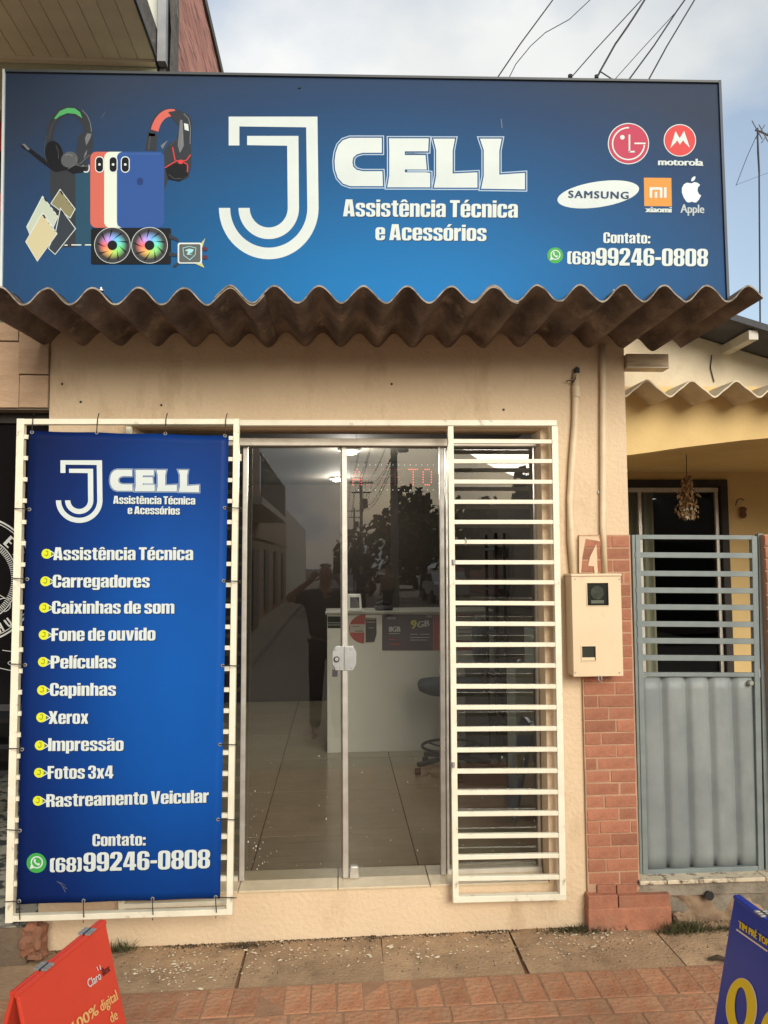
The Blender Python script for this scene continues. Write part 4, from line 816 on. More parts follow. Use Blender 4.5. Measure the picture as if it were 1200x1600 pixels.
for (px,py,s_) in eye:
    q = MB(); c_ = P(px,py,BY-.004)
    q.tube([c_+Vector((.0062*math.cos(R(a)),0,.0062*math.sin(R(a)))) for a in range(0,360,36)], .0024, 6, closed=True); q.build('eyelet', M['steel'], bn)
    q = MB(); q.lathe(P(px,py,BY-.0035), [(.0045,0),(.004,-.001)], 10, 'y'); q.build('eyelet_hole', M['rubber'], bn)
    t = (py-655)/780; j = random.uniform(-2,2)
    if s_ == 't': pts = [P(px,py,BY-.006),P(px+j*.3,py-8,BY-.008),P(px+j,654.5,GLY-.024),P(px+j,653.5,GLY+.02),P(px+j+2,646,GLY-.01)]
    elif s_ == 'b': pts = [P(px,py,BY-.006),P(px+j*.2,py+10,BY-.008),P(px+1+j*.3,1437-13*(px/360),GLY-.024),P(px+1,1440-13*(px/360),GLY+.018),P(px+j*.3,1446-13*(px/360),GLY-.01)]
    elif s_ == 'l': pts = [P(px,py,BY-.006),P(px-8,py+j*.2-1,BY-.008),P(27-18*t,py-1.5,GLY-.024),P(25.5-18*t,py-1.5,GLY+.015)]
    else: pts = [P(px,py,BY-.006),P(px+8,py+j*.2,BY-.008),P(377-11*t,py+.5,GLY-.024),P(379-11*t,py,GLY+.015)]
    q = MB(); q.tube(pts, .0023, 6); q.build('cable_tie', M['rubber'], bn)
for (px,py,dx) in ((30,1408,-1),(337,1401.8,1)):
    t = (py-655)/780; q = MB(); q.tube([P(px,py,BY-.006),P((27-18*t) if dx<0 else (377-11*t),py+1,GLY-.024),P((25-18*t) if dx<0 else (380-11*t),py+1,GLY+.015)], .0023, 6); q.build('cable_tie', M['rubber'], bn)
# ------------------------------------------------------------------ meter box and conduits
MY = -0.11
mbx = thing('meter_box', P(930,1057,MY), 'cream electricity meter box with two small windows on the peach wall', 'meter box')
a = P(893,900,MY); b = P(974,1056,MY)
x0, x1, z1, z0 = a.x, b.x, a.z, b.z
w1 = (P(917,911,MY), P(951,946,MY)); w2 = (P(909,1010,MY), P(931,1032,MY))
mb = MB(); mb.box((x0,MY+.012,z0),(x1,-.002,z1)); mb.build('case', M['boxp'], mbx, bevel=.006)
mb = MB()
def fr(lo, hi): mb.box((lo[0],MY,lo[1]),(hi[0],MY+.0115,hi[1]))
fr((x0,w1[0].z),(x1,z1)); fr((x0,z0),(x1,w2[1].z)); fr((x0,w2[0].z),(x1,w1[1].z))
fr((x0,w1[1].z),(w1[0].x,w1[0].z)); fr((w1[1].x,w1[1].z),(x1,w1[0].z)); fr((x0,w2[1].z),(w2[0].x,w2[0].z)); fr((w2[1].x,w2[1].z),(x1,w2[0].z))
mb.build('cover', M['cover'], mbx)
for (px_,py_) in ((899,905),(968,905),(899,1051),(968,1051)):
    mb = MB(); mb.lathe(P(px_,py_,MY-.0005),[(.0045,0),(.0035,-.002)],10,'y'); mb.build('screw', M['steel'], mbx)
mb = MB(); mb.box((P(924,938,MY).x,MY+.004,P(924,943,MY).z),(P(944,938,MY).x,MY+.0065,P(924,938,MY).z)); mb.build('meter_plate', mat('meter_plate_grey',(.30,.30,.25),.4), mbx)
mb = MB(); mb.poly([(w1[0].x,MY+.002,w1[1].z),(w1[1].x,MY+.002,w1[1].z),(w1[1].x,MY+.002,w1[0].z),(w1[0].x,MY+.002,w1[0].z)]); mb.build('meter_glass', GLASS2, mbx, fix=False)
mb = MB(); mb.box((x0-.004,MY-.006,z1-.002),(x1+.004,-.003,z1+.010)); mb.build('rim', M['boxp'], mbx, bevel=.003)
for (wa,wb_) in (w1,w2):
    mb = MB(); t = .004
    mb.box((wa.x-t,MY-.003,wb_.z-t),(wb_.x+t,MY,wb_.z)); mb.box((wa.x-t,MY-.003,wa.z),(wb_.x+t,MY,wa.z+t)); mb.box((wa.x-t,MY-.003,wb_.z),(wa.x,MY,wa.z)); mb.box((wb_.x,MY-.003,wb_.z),(wb_.x+t,MY,wa.z)); mb.build('window_frame', M['boxp'], mbx)
    mb = MB(); mb.box((wa.x,MY+.009,wb_.z),(wb_.x,MY+.0117,wa.z)); mb.build('meter_backing', mat('meter_dark',(.025,.028,.02),.3), mbx)
mb = MB(); c_ = P(934,925,MY); mb.lathe((c_.x,MY+.0085,c_.z-.004),[(.034,0),(.032,-.003)],24,'y'); mb.build('meter_dial', mat('meter_dial_grey',(.14,.15,.12),.4,(.06,.065,.05),40), mbx)
mb = MB(); mb.box((w2[0].x+.002,MY+.003,w2[1].z+.001),(w2[1].x-.002,MY+.0084,w2[1].z+.014)); mb.build('switch_lip', M['boxp'], mbx)
mb = MB(); c_ = P(937,1058,MY); mb.tube([(c_.x-.006,MY-.003,c_.z+.006),(c_.x-.008,MY-.008,c_.z-.01),(c_.x,MY-.01,c_.z-.022),(c_.x+.008,MY-.008,c_.z-.01),(c_.x+.006,MY-.003,c_.z+.006)],.0028,6); mb.build('padlock_shackle', M['steel'], mbx)
def conduit(px, r, label, collar):
    pts = [P(x,y,-.001-r) for x,y in px]; 
    t = thing('conduit', pts[-1], label, 'conduit'); m_ = MB(); m_.tube(pts, r, 12); m_.build('pipe', M['conduit'], t, smooth=True)
    for (x,y) in collar:
        c_ = P(x,y,-.001-r); m_ = MB(); m_.lathe(c_-Vector((0,0,.03)), [(r+.001,0),(r+.004,.002),(r+.004,.055),(r+.001,.058)], 14); m_.build('coupling', M['conduit'], t, smooth=False)
    return t
cA = conduit([(900.5,584),(899.5,606),(898.5,660),(894,720),(891,780),(891.5,840),(896,896)], .0165, 'painted wall conduit with an open broken top left of the taller one', [(900,612)])
cB = conduit([(941,538),(942,600),(942,715),(942.5,820),(944.5,896)], .0155, 'painted wall conduit running straight up to the canopy', [])
m_ = MB(); c_ = P(901,578,-.016); m_.tube([c_+Vector((0,0,-.02)),c_,c_+Vector((.004,-.006,.012))],[.013,.016,.009],10); m_.tube([c_+Vector((-.004,-.01,-.03)),c_+Vector((-.02,-.012,-.062)),c_+Vector((-.045,-.01,-.055)),c_+Vector((-.055,-.005,-.06))],.003,5); m_.tube([c_+Vector((-.002,-.012,0)),c_+Vector((-.014,-.02,-.05)),c_+Vector((-.03,-.01,-.07))],.0025,5); m_.build('wire_end', M['metald'], cA)
for (px,py) in ((936,768),):
    m_ = MB(); m_.box(P(px,py,-.006)-Vector((.006,.003,.01)), P(px,py,-.003)+Vector((.03,.002,.002))); m_.build('pipe_clip', M['steel'], cB)

# ------------------------------------------------------------------ brick pier, step, gate
def brickwork(parent, x0, x1, z0, z1, y, course, blen, brick_mat, jt=.006, seed=1, hole=None, depth=.018):
    rr = random.Random(seed); z = z1; row = 0
    protos = {}
    while z - course > z0-.005:
        x = x0; first = True; off = (0.0,.45,.0,.6,.25)[row%5]*blen
        while x < x1-.01:
            L_ = blen*(1+rr.uniform(-.04,.04)) - (off if first else 0); first = False
            xe = min(x+max(L_,.03), x1)
            if x1-xe < .03: xe = x1
            q = MB(); h = rr.uniform(-.0022,.0022); q.box((x+jt/2,y+h,z-course+jt/2),(xe-jt/2,y+depth,z-jt/2))
            q.build('brick', brick_mat, parent, bevel=.0022, seg=1); x = xe
        z -= course; row += 1
BX0, BX1 = P(907.5,900,-.014).x, P(985,900,-.014).x
BZ1, BZ0 = P(940,837,-.014).z, P(940,1398,-.014).z
pier = thing('brick_pier', ((BX0+BX1)/2,-.01,0), 'red brick pier with pale joints between the peach wall and the grey gate', 'pier')
mb = MB(); mb.box((BX0-.003,-.0138,BZ0),(BX1+.004,.10,BZ1+.004)); mb.build('mortar_bed', M['mortar'], pier)
mb = MB(); mb.box((XR+.001,.0,-.05),(BX1+.003,.10,BZ1)); mb.build('core', M['mortar'], pier)
brickwork(pier, BX0, BX1, BZ0, BZ1, -.016, .0592, .158, M['brickw'], seed=4)
# plaster scars beside the conduit
for pts in ([(905,838),(935,838),(938,846),(915,842),(910,870),(908,895),(905,895)],[(922,870),(932,850),(934,893),(930,905),(928,885),(919,884)]):
    mb = MB(); mb.prism([P(x,y,-.020) for x,y in pts],(0,.009,0)); mb.build('plaster_scar', M['peach2'], pier)
PY = -.055
pl = thing('brick_plinth', (P(985,1450,PY).x,PY,0), 'low red plinth slab block at the foot of the brick pier', 'plinth')
def pbox(parent, nm, px0, py0, px1, py1, y, m_, dep=.1, bev=.004):
    a = P(px0,py0,y); b = P(px1,py1,y); q = MB(); q.box((a.x,y,b.z),(b.x,y+dep,a.z)); return q.build(nm, m_, parent, bevel=bev)
pbox(pl,'brick',919,1400,966,1419.5,PY+.004,M['brickw']); pbox(pl,'brick',967,1400,1048,1418,PY+.004,M['brickw']); pbox(pl,'slab',919,1421,1051,1464,PY,M['brickw'],.12,.006)
pbox(pl,'brick',933,1383,963,1399,PY+.03,M['brickw']); pbox(pl,'brick',964,1383,996,1399,PY+.03,M['brickw'])
st = thing('gate_step', (P(1110,1440,-.03).x,-.03,0), 'worn step with cream tiles on rough stone rubble below the grey gate', 'step')
TZ = P(1080,1374,-.03).z
gx0 = P(998,1374,-.03).x
edges = [gx0, P(1042,1374,-.03).x, P(1196,1374,-.03).x, 2.35, 2.7]
for a_, b_ in zip(edges[:-1], edges[1:]):
    mb = MB(); mb.box((a_+.002,-.035,TZ-.018),(b_-.002,.16,TZ)); mb.build('tile', mat('dirty_white_tile',(.60,.52,.38),.4,(.5,.42,.3),12,dirt=(.10,.08,.06),dscale=16,dlo=.52,dhi=.62), st, bevel=.002)
mb = MB(); gx1 = 2.7; n = 40; vs = []; fs = []; zt = TZ-.019; zb_ = P(1100,1398,-.02).z
for i in range(n+1):
    for j in range(4):
        x = gx0+.005+(gx1-gx0)*i/n; z = zt+(zb_-zt)*j/3; vs.append((x,-.018+.012*noise.noise(Vector((x*14,z*14,2))),z))
for i in range(n):
    for j in range(3): k = i*4+j; fs.append((k,k+4,k+5,k+1))
mb.mesh(vs,fs); mb.box((gx0+.005,.0,-.05),(gx1,.16,zt)); mb.build('cement_band', M['cement'], st, fix=False)
rr = random.Random(5)
mb = MB(); vs = []; fs = []; n = 90; m2 = 16; zlo = -.03
for i in range(n+1):
    for j in range(m2+1):
        x = gx0+.16+(gx1-gx0-.16)*i/n; z = zlo+(zb_+.002-zlo)*j/m2
        d = .022*noise.noise(Vector((x*9,z*13,1)))+.010*noise.noise(Vector((x*30,z*34,4)))
        c_ = noise.voronoi(Vector((x*11,z*15,0)))[0]; d += .02*(c_[1]-c_[0])-.012
        vs.append((x+.004*noise.noise(Vector((x*40,z*40,7))),-.012-d,z))
for i in range(n):
    for j in range(m2): k = i*(m2+1)+j; fs.append((k,k+m2+1,k+m2+2,k+1))
mb.mesh(vs,fs); mb.build('rubble_stone', M['rubble'], st, fix=False, smooth=True)
mb = MB(); mb.lathe(P(1109,1400,-.042)+Vector((0,.0,0)),[(.022,0),(.016,.01),(.014,.05)],12,'y'); mb.build('drain_hole', M['rubber'], st)
GT = .055
gt = thing('gate', P(1090,1362,GT), 'grey painted metal gate with horizontal bars above a ribbed steel panel', 'gate')
sG = 3.755/1200
def gv(x0,y0,x1,y1,w_,nm='post',dy=0,d_=.03): return vbar(gt, P(x0,y0,GT+dy), P(x1,y1,GT+dy), w_*sG, d_, M['gatef'], nm, .002)
gv(988,836,1001,1368,6,'frame_post',.008,.035); gv(995,841,1007,1364,8,'stile'); gv(1176.5,838,1187,1357,9,'stile'); gv(1186,834,1198,1357,9,'frame_post',.01,.035)
def gh(y0,y1,h_,nm='bar',x0=992,x1=1178,dy=-.003,d_=.022): return hbar(gt, P(x0,y0,GT+dy), P(x1,y1,GT+dy), d_, h_*sG, M['gatef'], nm, .002)
gh(839,840,7,'top_rail',dy=-.002)
for i,y_ in enumerate((867,895.8,922,948.2,974.6,1000.8,1027.4)): gh(y_,y_+1.2,8.6,'bar',991+i*.6,1179+i*.5)
gh(1053.5,1054,6.5,'middle_rail',996,1182,dy=-.001); gh(1362,1355.5,7,'bottom_rail',1003,1189,dy=-.001)
# ribbed panel
mb = MB(); za = P(1090,1057,GT).z; zb2 = P(1095,1357,GT).z; xa = P(1003,1200,GT).x; xb = P(1187,1200,GT).x
prof = []; nr = 5; wd = (xb-xa)/nr
for i in range(nr):
    x = xa+wd*i; prof += [(x,.026),(x+wd*.05,.026),(x+wd*.13,.006),(x+wd*.3,.001),(x+wd*.5,.0),(x+wd*.7,.001),(x+wd*.88,.006),(x+wd*.96,.026)]
prof.append((xb,.026)); nz_ = 14; vs = []; fs = []
for i,(x,y) in enumerate(prof):
    for j in range(nz_+1): 
        z = zb2+(za-zb2)*j/nz_; vs.append((x,GT+y+.002*noise.noise(Vector((x*4,z*3,5))),z))
for i in range(len(prof)-1):
    for j in range(nz_): k = i*(nz_+1)+j; fs.append((k,k+nz_+1,k+nz_+2,k+1))
mb.mesh(vs,fs); o = mb.build('ribbed_panel', M['gate'], gt, smooth=True, fix=False); md = o.modifiers.new('s','SOLIDIFY'); md.thickness = .0015; md.offset = 1
mb = MB(); mb.lathe(P(1172,1067,GT-.012),[(.014,.012),(.014,-.01),(.010,-.016)],16,'y'); mb.build('lock_knob', mat('worn_brass',(.36,.37,.31),.4,metal=.5), gt)
mb = MB(); mb.lathe(P(1186,1052,GT-.01)-Vector((0,0,.02)),[(.007,0),(.007,.04)],10); mb.build('hinge', M['steel'], gt)
# red pier right of the gate
RX0 = P(1192,900,.0).x
p2 = thing('brick_pier', (RX0+.15,0,0), 'red brick pier at the right edge, beyond the grey gate', 'pier')
mb = MB(); mb.box((RX0+.02,.012,-.05),(RX0+.36,.12,BZ1+.003)); mb.build('mortar_bed', M['mortar'], p2)
brickwork(p2, RX0+.018, RX0+.36, TZ+.01, BZ1, .006, .0592, .158, M['brickw'], seed=9)

# ------------------------------------------------------------------ neighbour house on the right
nb = thing('neighbour_house', (2.4,1.2,0), 'ochre yellow house with a porch and corrugated eaves behind the grey gate', 'house')
NX0, NX1 = XR+.004, 4.6; PYB = 2.2
cz = 2.50
dx1 = P(1139,900,PYB).x; dz = P(1060,750,PYB).z; dx0 = P(930,900,PYB).x
mb = MB()
mb.box((NX0,PYB,0),(dx0,PYB+.14,cz)); mb.box((dx1,PYB,0),(NX1,PYB+.14,cz)); mb.box((dx0,PYB+.0005,dz),(dx1,PYB+.14,cz)); mb.build('porch_wall', M['yellow'], nb)
mb = MB(); mb.box((NX0,.12,TZ-.1),(NX1,PYB,TZ-.004)); mb.build('porch_floor', M['cement'], nb)
mb = MB(); mb.box((NX0,.36,cz),(NX1,PYB+2.5,cz+.05)); mb.build('porch_ceiling', M['yellow'], nb)
BYf = .35
bp_ = [(975,712),(1020,706),(1060,700),(1110,694),(1160,688),(1200,684.5),(1300,680),(1440,678),(1440,604),(975,604)]
mb = MB(); mb.prism([P(x,y,BYf) for x,y in bp_],(0,.16,0)); mb.build('porch_beam', M['yellow'], nb)
gy_ = .42
r0 = P(1147.6,490.7,.1); r1 = P(1200,507,.1); sl2 = (r1.z-r0.z)/(r1.x-r0.x)
def rz(x): return r0.z+(x-r0.x)*sl2
mb = MB(); gp = []
zl = P(1000,640,BYf).z
mb.prism([(NX0,gy_,zl),(4.6,gy_,zl),(4.6,gy_,rz(4.6)-.04),(r0.x-.35,gy_,rz(r0.x-.35)-.04),(NX0,gy_,rz(r0.x-.35)-.09)],(0,.12,0)); mb.build('gable_wall', M['cream'], nb)
mb = MB(); xs0 = r0.x-.35
mb.hexa([(xs0,.1,rz(xs0)-.035),(4.8,.1,rz(4.8)-.035),(4.8,5,rz(4.8)-.035),(xs0,5,rz(xs0)-.035),(xs0,.1,rz(xs0)),(4.8,.1,rz(4.8)),(4.8,5,rz(4.8)),(xs0,5,rz(xs0))]); mb.build('roof', M['roofd'], nb)
mb = MB(); a = P(1177,512,.13); a.z = rz(a.x)-.065; mb.bar(a, a+Vector((0,.29,0)), .05, .05); mb.build('purlin_end', mat('pale_purlin_paint',(.55,.53,.46),.7,dirt=(.3,.27,.2),dscale=9), nb)
mb = MB(); a = P(1112,555,gy_-.005); mb.tube([a, P(1110,575,gy_-.006), P(1116,597,gy_-.006)],.003,5); mb.build('hanging_wire', M['metald'], nb)
# small corrugated eaves
q0 = P(1011,592,.1); q1 = P(1151,594,.1); pt = (q1.x-q0.x)/2; tr = P(1042,619,.1); A2 = (q0.z-tr.z)/2
def eave(x0,x1,lift,nm):
    m_ = MB(); n = int((x1-x0)/pt*16); vs = []; fs = []
    for i in range(n+1):
        x = x0+(x1-x0)*i/n; c_ = math.cos(2*math.pi*(x-q0.x)/pt); c_ = c_*.86+.10*math.cos(3*2*math.pi*(x-q0.x)/pt)
        zz = tr.z+A2+A2*c_+lift
        for (y,dzz) in ((.1,0),(.1,-.009),(.42,.012),(.42,.003)): vs.append((x,y+.004*noise.noise(Vector((x*25,0,0))),zz+dzz))
    for i in range(n):
        a = i*4; b = a+4; fs += [(a,a+2,b+2,b),(a+1,b+1,b+3,a+3),(a,b,b+1,a+1)]
    m_.mesh(vs,fs); o = m_.build(nm, M['asbn'], nb, smooth=True, fix=False); o.modifiers.new('e','EDGE_SPLIT').split_angle = R(40)
eave(NX0, NX0+1.0, 0, 'eave_sheet'); eave(NX0+.92, 4.5, .008, 'eave_sheet')
# porch door
dr = struct('x'); bpy.data.objects.remove(dr)
df = thing('porch_door', ((dx0+dx1)/2,PYB,0), 'dark framed glass door with pale curtain inside the neighbouring porch', 'door')
fw = 11*5.9/1200
mb = MB(); mb.box((dx1-fw,PYB-.03,TZ),(dx1,PYB+.05,dz)); mb.build('frame', M['timber'], df); mb = MB(); mb.box((dx0,PYB-.03,dz-fw),(dx1-fw,PYB+.05,dz)); mb.build('frame', M['timber'], df)
ax1 = P(1127,900,PYB).x; az = P(1060,762,PYB).z
mb = MB(); mb.box((dx0,PYB+.0,az-.035),(ax1,PYB+.03,az)); mb.build('track', M['alu'], df)
for px in (1124.5,1003.5): 
    mb = MB(); x = P(px,900,PYB).x; mb.box((x-.012,PYB+.005,TZ),(x+.012,PYB+.03,az-.035)); mb.build('stile', M['alu'], df)
mb = MB(); mb.poly([(dx0,PYB+.035,TZ),(dx1,PYB+.035,TZ),(dx1,PYB+.035,az),(dx0,PYB+.035,az)]); mb.build('pane', GLASS2, df, fix=False)
mb = MB(); mb.box((dx0-.5,PYB+2.6,0),(dx1+.5,PYB+2.62,cz)); mb.box((dx1+.5,PYB+.15,0),(dx1+.52,PYB+2.6,cz)); mb.box((dx0-.52,PYB+.15,0),(dx0-.5,PYB+2.6,cz)); mb.box((dx0-.5,PYB+.15,TZ-.03),(dx1+.5,PYB+2.6,TZ-.01)); mb.build('room_wall', M['dark'], nb)
mb = MB(); vs = []; fs = []; xa = dx0+.02; xb = P(1024,900,PYB+.08).x; n = 48
for i in range(n+1):
    x = xa+(xb-xa)*i/n; y = PYB+.09+.022*math.sin(i*1.05)+.01*math.sin(i*.37); vs += [(x,y,TZ+.03),(x+.01*math.sin(i),y,az-.03)]
for i in range(n): fs.append((2*i,2*i+2,2*i+3,2*i+1))
mb.mesh(vs,fs); cu = mb.build('curtain', mat('pale_sheer_curtain',(.42,.40,.30),.9), None, smooth=True, fix=False); tag(cu,'pale sheer curtain hanging in folds behind the porch door glass','curtain')
# hanging dried plant
hp = thing('hanging_plant', P(1074,745,1.2), 'dried brown plant bunch hanging under the porch beam', 'hanging plant')
mb = MB(); a = P(1073,728,1.2); a.z = cz; mb.tube([a,P(1073,745,1.2)],.003,5); mb.build('hook_wire', M['metald'], hp)
rr = random.Random(3); mb = MB()
for i in range(700):
    t = rr.random(); py = 742+66*t; wpx = 4+9*math.sin(min(1,t*1.5)*math.pi*.62)
    c_ = P(1074+rr.gauss(0,.55)*wpx, py, 1.2+rr.gauss(0,.03)); L_ = rr.uniform(.012,.04); w_ = rr.uniform(.004,.011)
    d = Vector((rr.gauss(0,.5),rr.gauss(0,.5),-1)).normalized(); s_ = d.cross(Vector((rr.gauss(0,1),rr.gauss(0,1),.1))).normalized()*w_
    mb.cur = 1 if t > .72 and rr.random() < .4 else 0; mb.poly([c_-s_*.4, c_+d*L_*.5-s_, c_+d*L_, c_+d*L_*.5+s_])
mb.build('dried_leaves', [mat('dry_brown_leaf',(.34,.21,.10),.9,(.17,.10,.045),20), mat('dry_pale_tip',(.42,.36,.27),.9)], hp, fix=False)
wo = thing('wall_ornament', P(1157,797,PYB-.03), 'small dark hanging ornament on the ochre wall right of the porch door', 'ornament')
mb = MB(); c_ = P(1157,790,PYB-.03); mb.tube([c_+Vector((-.04,0,.0)),c_+Vector((-.03,-.01,.045)),c_+Vector((.0,-.012,.055)),c_+Vector((.025,-.012,.04))],.004,6); mb.build('bracket', M['metald'], wo)
mb = MB(); c_ = P(1161,800,PYB-.04); mb.lathe(c_-Vector((0,0,.05)),[(.012,0),(.028,.02),(.02,.05),(.03,.075),(.012,.09)],10); mb.build('small_lantern', mat('rusty_ornament',(.15,.07,.045),.8), wo)

# ------------------------------------------------------------------ neighbour building on the left
lb = thing('left_building', (-2.6,0,0), 'pale green two storey building with boarded balcony soffit and dark shop window', 'building')
LX0 = -5.2; LX1 = XL-.003
zst = P(30,505,0).z; zso = P(30,640,0).z; UX = P(246,60,0).x
zsf = P(120,95,0).z
mb = MB(); mb.box((LX0,.0,zst),(-1.95,.2,zsf)); mb.box((-1.95,0.0,P(3,178,0).z+.02),(UX,.2,zsf)); mb.box((-1.95,0.0,zst),(-1.66,.2,P(3,440,0).z)); mb.build('green_wall', M['green'], lb)
mb = MB(); mb.box((-1.95,.22,P(3,440,0).z),(-1.0,.24,P(3,178,0).z+.02)); mb.build('upper_window', M['dark'], lb)
mb = MB(); a = P(5,235,.1); mb.box((a.x-.2,.1,a.z),(a.x+.02,.12,a.z+.25)); a = P(5,330,.1); mb.box((a.x-.2,.1,a.z),(a.x+.02,.12,a.z+.09)); mb.build('red_curtain', red, lb)
mb = MB(); mb.box((-5.2,0.01,zsf+.003),(UX-.004,.2,6.2)); mb.build('upper_wall', mat('pale_upper_wall',(.62,.64,.58),.8,(.55,.57,.5),2), lb)
tl = [(-400,505,-12,638),(-11,505,31,534),(-11,535,31,638),(32,505,78,586),(32,587,78,638)]
for i,(a,b,c_,d_) in enumerate(tl):
    p = P(a,b,-.0); r_ = P(c_,d_,-.0); mb = MB(); yy = -.014-.003*(i%2); mb.box((max(p.x,LX0)+.0015,yy,r_.z+.001),(min(r_.x,LX1)-.0015,.0,p.z-.001)); mb.build('stone_tile', M['stonet'], lb, bevel=.002)
mb = MB(); mb.box((LX0,.001,zso),(LX1,.2,zst-.001)); mb.build('lintel', M['cement'], lb)
# soffit boards
bx = UX; i = 0
while bx > -3.6 and i < 40:
    mb = MB(); w_ = .083; mb.box((bx-w_+.002,-2.3,zsf-.006),(bx-.002,-.004,zsf+.006)); mb.box((bx-.002,-2.3,zsf+.0005),(bx+.0,-.004,zsf+.006)); mb.build('soffit_board', M['pvc'], lb); bx -= w_; i += 1
mb = MB(); mb.box((-3.6,-.035,zsf-.022),(UX-.002,-.003,zsf-.0065)); mb.build('soffit_trim', M['pvc'], lb)
mb = MB(); mb.box((-3.6,-2.31,zsf+.007),(UX+.004,-.001,zsf+.16)); mb.build('balcony_slab', M['oldcem'], lb)
mb = MB(); mb.box((UX+.001,-2.3,zsf-.012),(UX+.012,-.003,zsf+.0065)); mb.build('soffit_edge', M['metald'], lb)
a = P(231,40,-.03); b = P(243,40,-.03)
mb = MB(); mb.box((P(236,60,-.03).x+.035,-.05,zsf-.02),(P(236,60,-.03).x+.075,.0,6.4)); mb.build('post', mat('grey_post_paint',(.30,.31,.33),.5,(.22,.23,.25),8,dirt=(.1,.1,.1),dscale=14,dlo=.6,dhi=.7), lb)
SXx = UX+.012
def PX(px,py,X): d = ray(px,py); return CAM+d*((X-CAM.x)/d.x)
ze = PX(312,0,SXx+.02).z
mb = MB(); vs=[]; fs=[]; 
def sidewall(y0,y1,z0,z1,th,m_,nm,seed):
    q = MB(); n = 24; mm = 20; vs = []; fs = []
    for i in range(n+1):
        for j in range(mm+1):
            y = y0+(y1-y0)*i/n; z = z0+(z1-z0)*j/mm
            if j == mm: z += .04*noise.noise(Vector((y*3,seed,0)))
            vs.append((SXx+th+.016*noise.noise(Vector((y*9,z*7,seed))), y, z))
    for i in range(n):
        for j in range(mm): k = i*(mm+1)+j; fs.append((k,k+mm+1,k+mm+2,k+1))
    q.mesh(vs,fs); q.box((SXx-.0,y0,z0),(SXx+th-.02,y1,z1-.05)); return q.build(nm, m_, lb, fix=False)
sidewall(.0,.20,3.15,6.4,.05,M['oldcem'],'cement_edge',1); sidewall(.20,5.2,3.15,ze,.045,M['oldbrick'],'side_wall',4)
mb = MB(); mb.box((SXx-.15,.2,ze-.03),(SXx+.06,5.2,ze+.03)); mb.build('wall_cap', M['oldcem'], lb)
# dark shop window with white round graphic
sw = thing('black_shop_window', P(20,1100,.1), 'black shop window with a round white emblem left of the blue banner', 'shop window')
WY = .10
zfb = P(20,1100,WY).z
mb = MB(); mb.box((LX0,WY,zfb),(LX1-.002,WY+.012,zso)); mb.build('black_glass', mat('black_film_glass',(.006,.006,.007),.12), sw)
mb = MB(); mb.box((LX0,WY-.01,zfb-.03),(LX1-.002,WY+.03,zfb)); mb.build('lower_rail', M['metald'], sw); mb = MB(); mb.box((LX0,WY-.02,zso-.05),(LX1-.002,WY-.001,zso-.001)); mb.build('upper_rail', M['timber'], sw)
WQ = plane_map(WY-.0005,.0004); ow = mat('chalk_white_print',(.52,.54,.52),.6)
CX_, CY_ = -40, 905
q = MB(); pring(q,CX_,CY_,100,100,2.5,WQ,1,64); pring(q,CX_,CY_,95,95,1.2,WQ,1,64); pring(q,CX_,CY_,68,68,1.5,WQ,1,64)
for a_ in range(-70,75,3):
    t = R(a_); pline(q,[(CX_+58*math.cos(t),CY_+58*math.sin(t)),(CX_+65*math.cos(t),CY_+65*math.sin(t))],1.3,WQ,1)
pring(q,CX_+46,CY_+40,11,11,1.2,WQ,1,24); pline(q,[(0,930),(12,937),(19,934),(20,940)],1,WQ,1); pline(q,[(4,1016),(18,1018)],1,WQ,1); pring(q,22,1036,10,4,1,WQ,1,20); pline(q,[(0,1044),(18,1048)],1,WQ,1)
q.build('round_emblem', ow, sw, fix=False)
def arc_letter(ch, ang, r, h, flip=False):
    q = MB(); t = R(ang); out_ = Vector((math.cos(t),math.sin(t))); tn = Vector((-out_.y,out_.x))
    if flip: tn = -tn; out_ = -out_
    c_ = Vector((CX_,CY_))+Vector((math.cos(t),math.sin(t)))*(r+(h if flip else 0)); w_ = h*.55
    letters(q, ch, WQ, c_-tn*w_/2, c_+tn*w_/2, h, up=out_, bold=.16, n=4, base=2); q.build('lettering', ow, sw, fix=False)
for ch, an in zip('BARBEARIA', (-140,-120,-100,-84,-68,-52,-36,-20,-4)): pass
arc_letter('E', -47, 71, 19); arc_letter('A', -29, 71, 19); arc_letter('U', 52, 78, 15, True); arc_letter('H', 62, 78, 15, True)
# inside the left shop, floor, shelf
mb = MB(); mb.box((LX0,.3,.0),(LX1-.01,2.6,P(20,1447,-.10).z-.002)); mb.build('left_floor', mat('patterned_floor',(.36,.34,.27),.4,(.05,.055,.05),9,.46,.54), lb)
mb = MB(); mb.box((LX0,2.6,0),(LX1-.01,2.64,zso)); mb.build('left_back_wall', M['dark'], lb)
for k,py in enumerate((1125,1165,1205)):
    mb = MB(); a = P(10,py,1.6); mb.box((-3.6,1.5,a.z),(-1.5,1.75,a.z+.03)); mb.build('shelf', M['metald'], lb)
ls = thing('left_step', (P(30,1490,-.1).x,-.1,0), 'dark cement step with broken edge left of the peach wall', 'step')
ztp = P(20,1450,-.12).z
mb = MB(); xr_ = P(44,1470,-.12).x; mb.hexa([(LX0,-.12,-.05),(xr_,-.12,-.05),(xr_+.03,.3,-.05),(LX0,.3,-.05),(LX0,-.12,ztp),(xr_-.02,-.12,ztp),(xr_+.02,.3,ztp),(LX0,.3,ztp)]); mb.build('step_block', mat('dark_stained_cement',(.17,.125,.085),.95,(.10,.075,.052),6,bump=.6,bscale=50,dirt=(.05,.04,.03),dscale=4,dlo=.5,dhi=.7), ls, bevel=.008)
mb = MB(); mb.box((LX0,-.116,ztp+.0005),(xr_-.025,.3,ztp+.006)); mb.build('tile', mat('patterned_floor',(.36,.34,.27),.4), ls)
rr = random.Random(8)
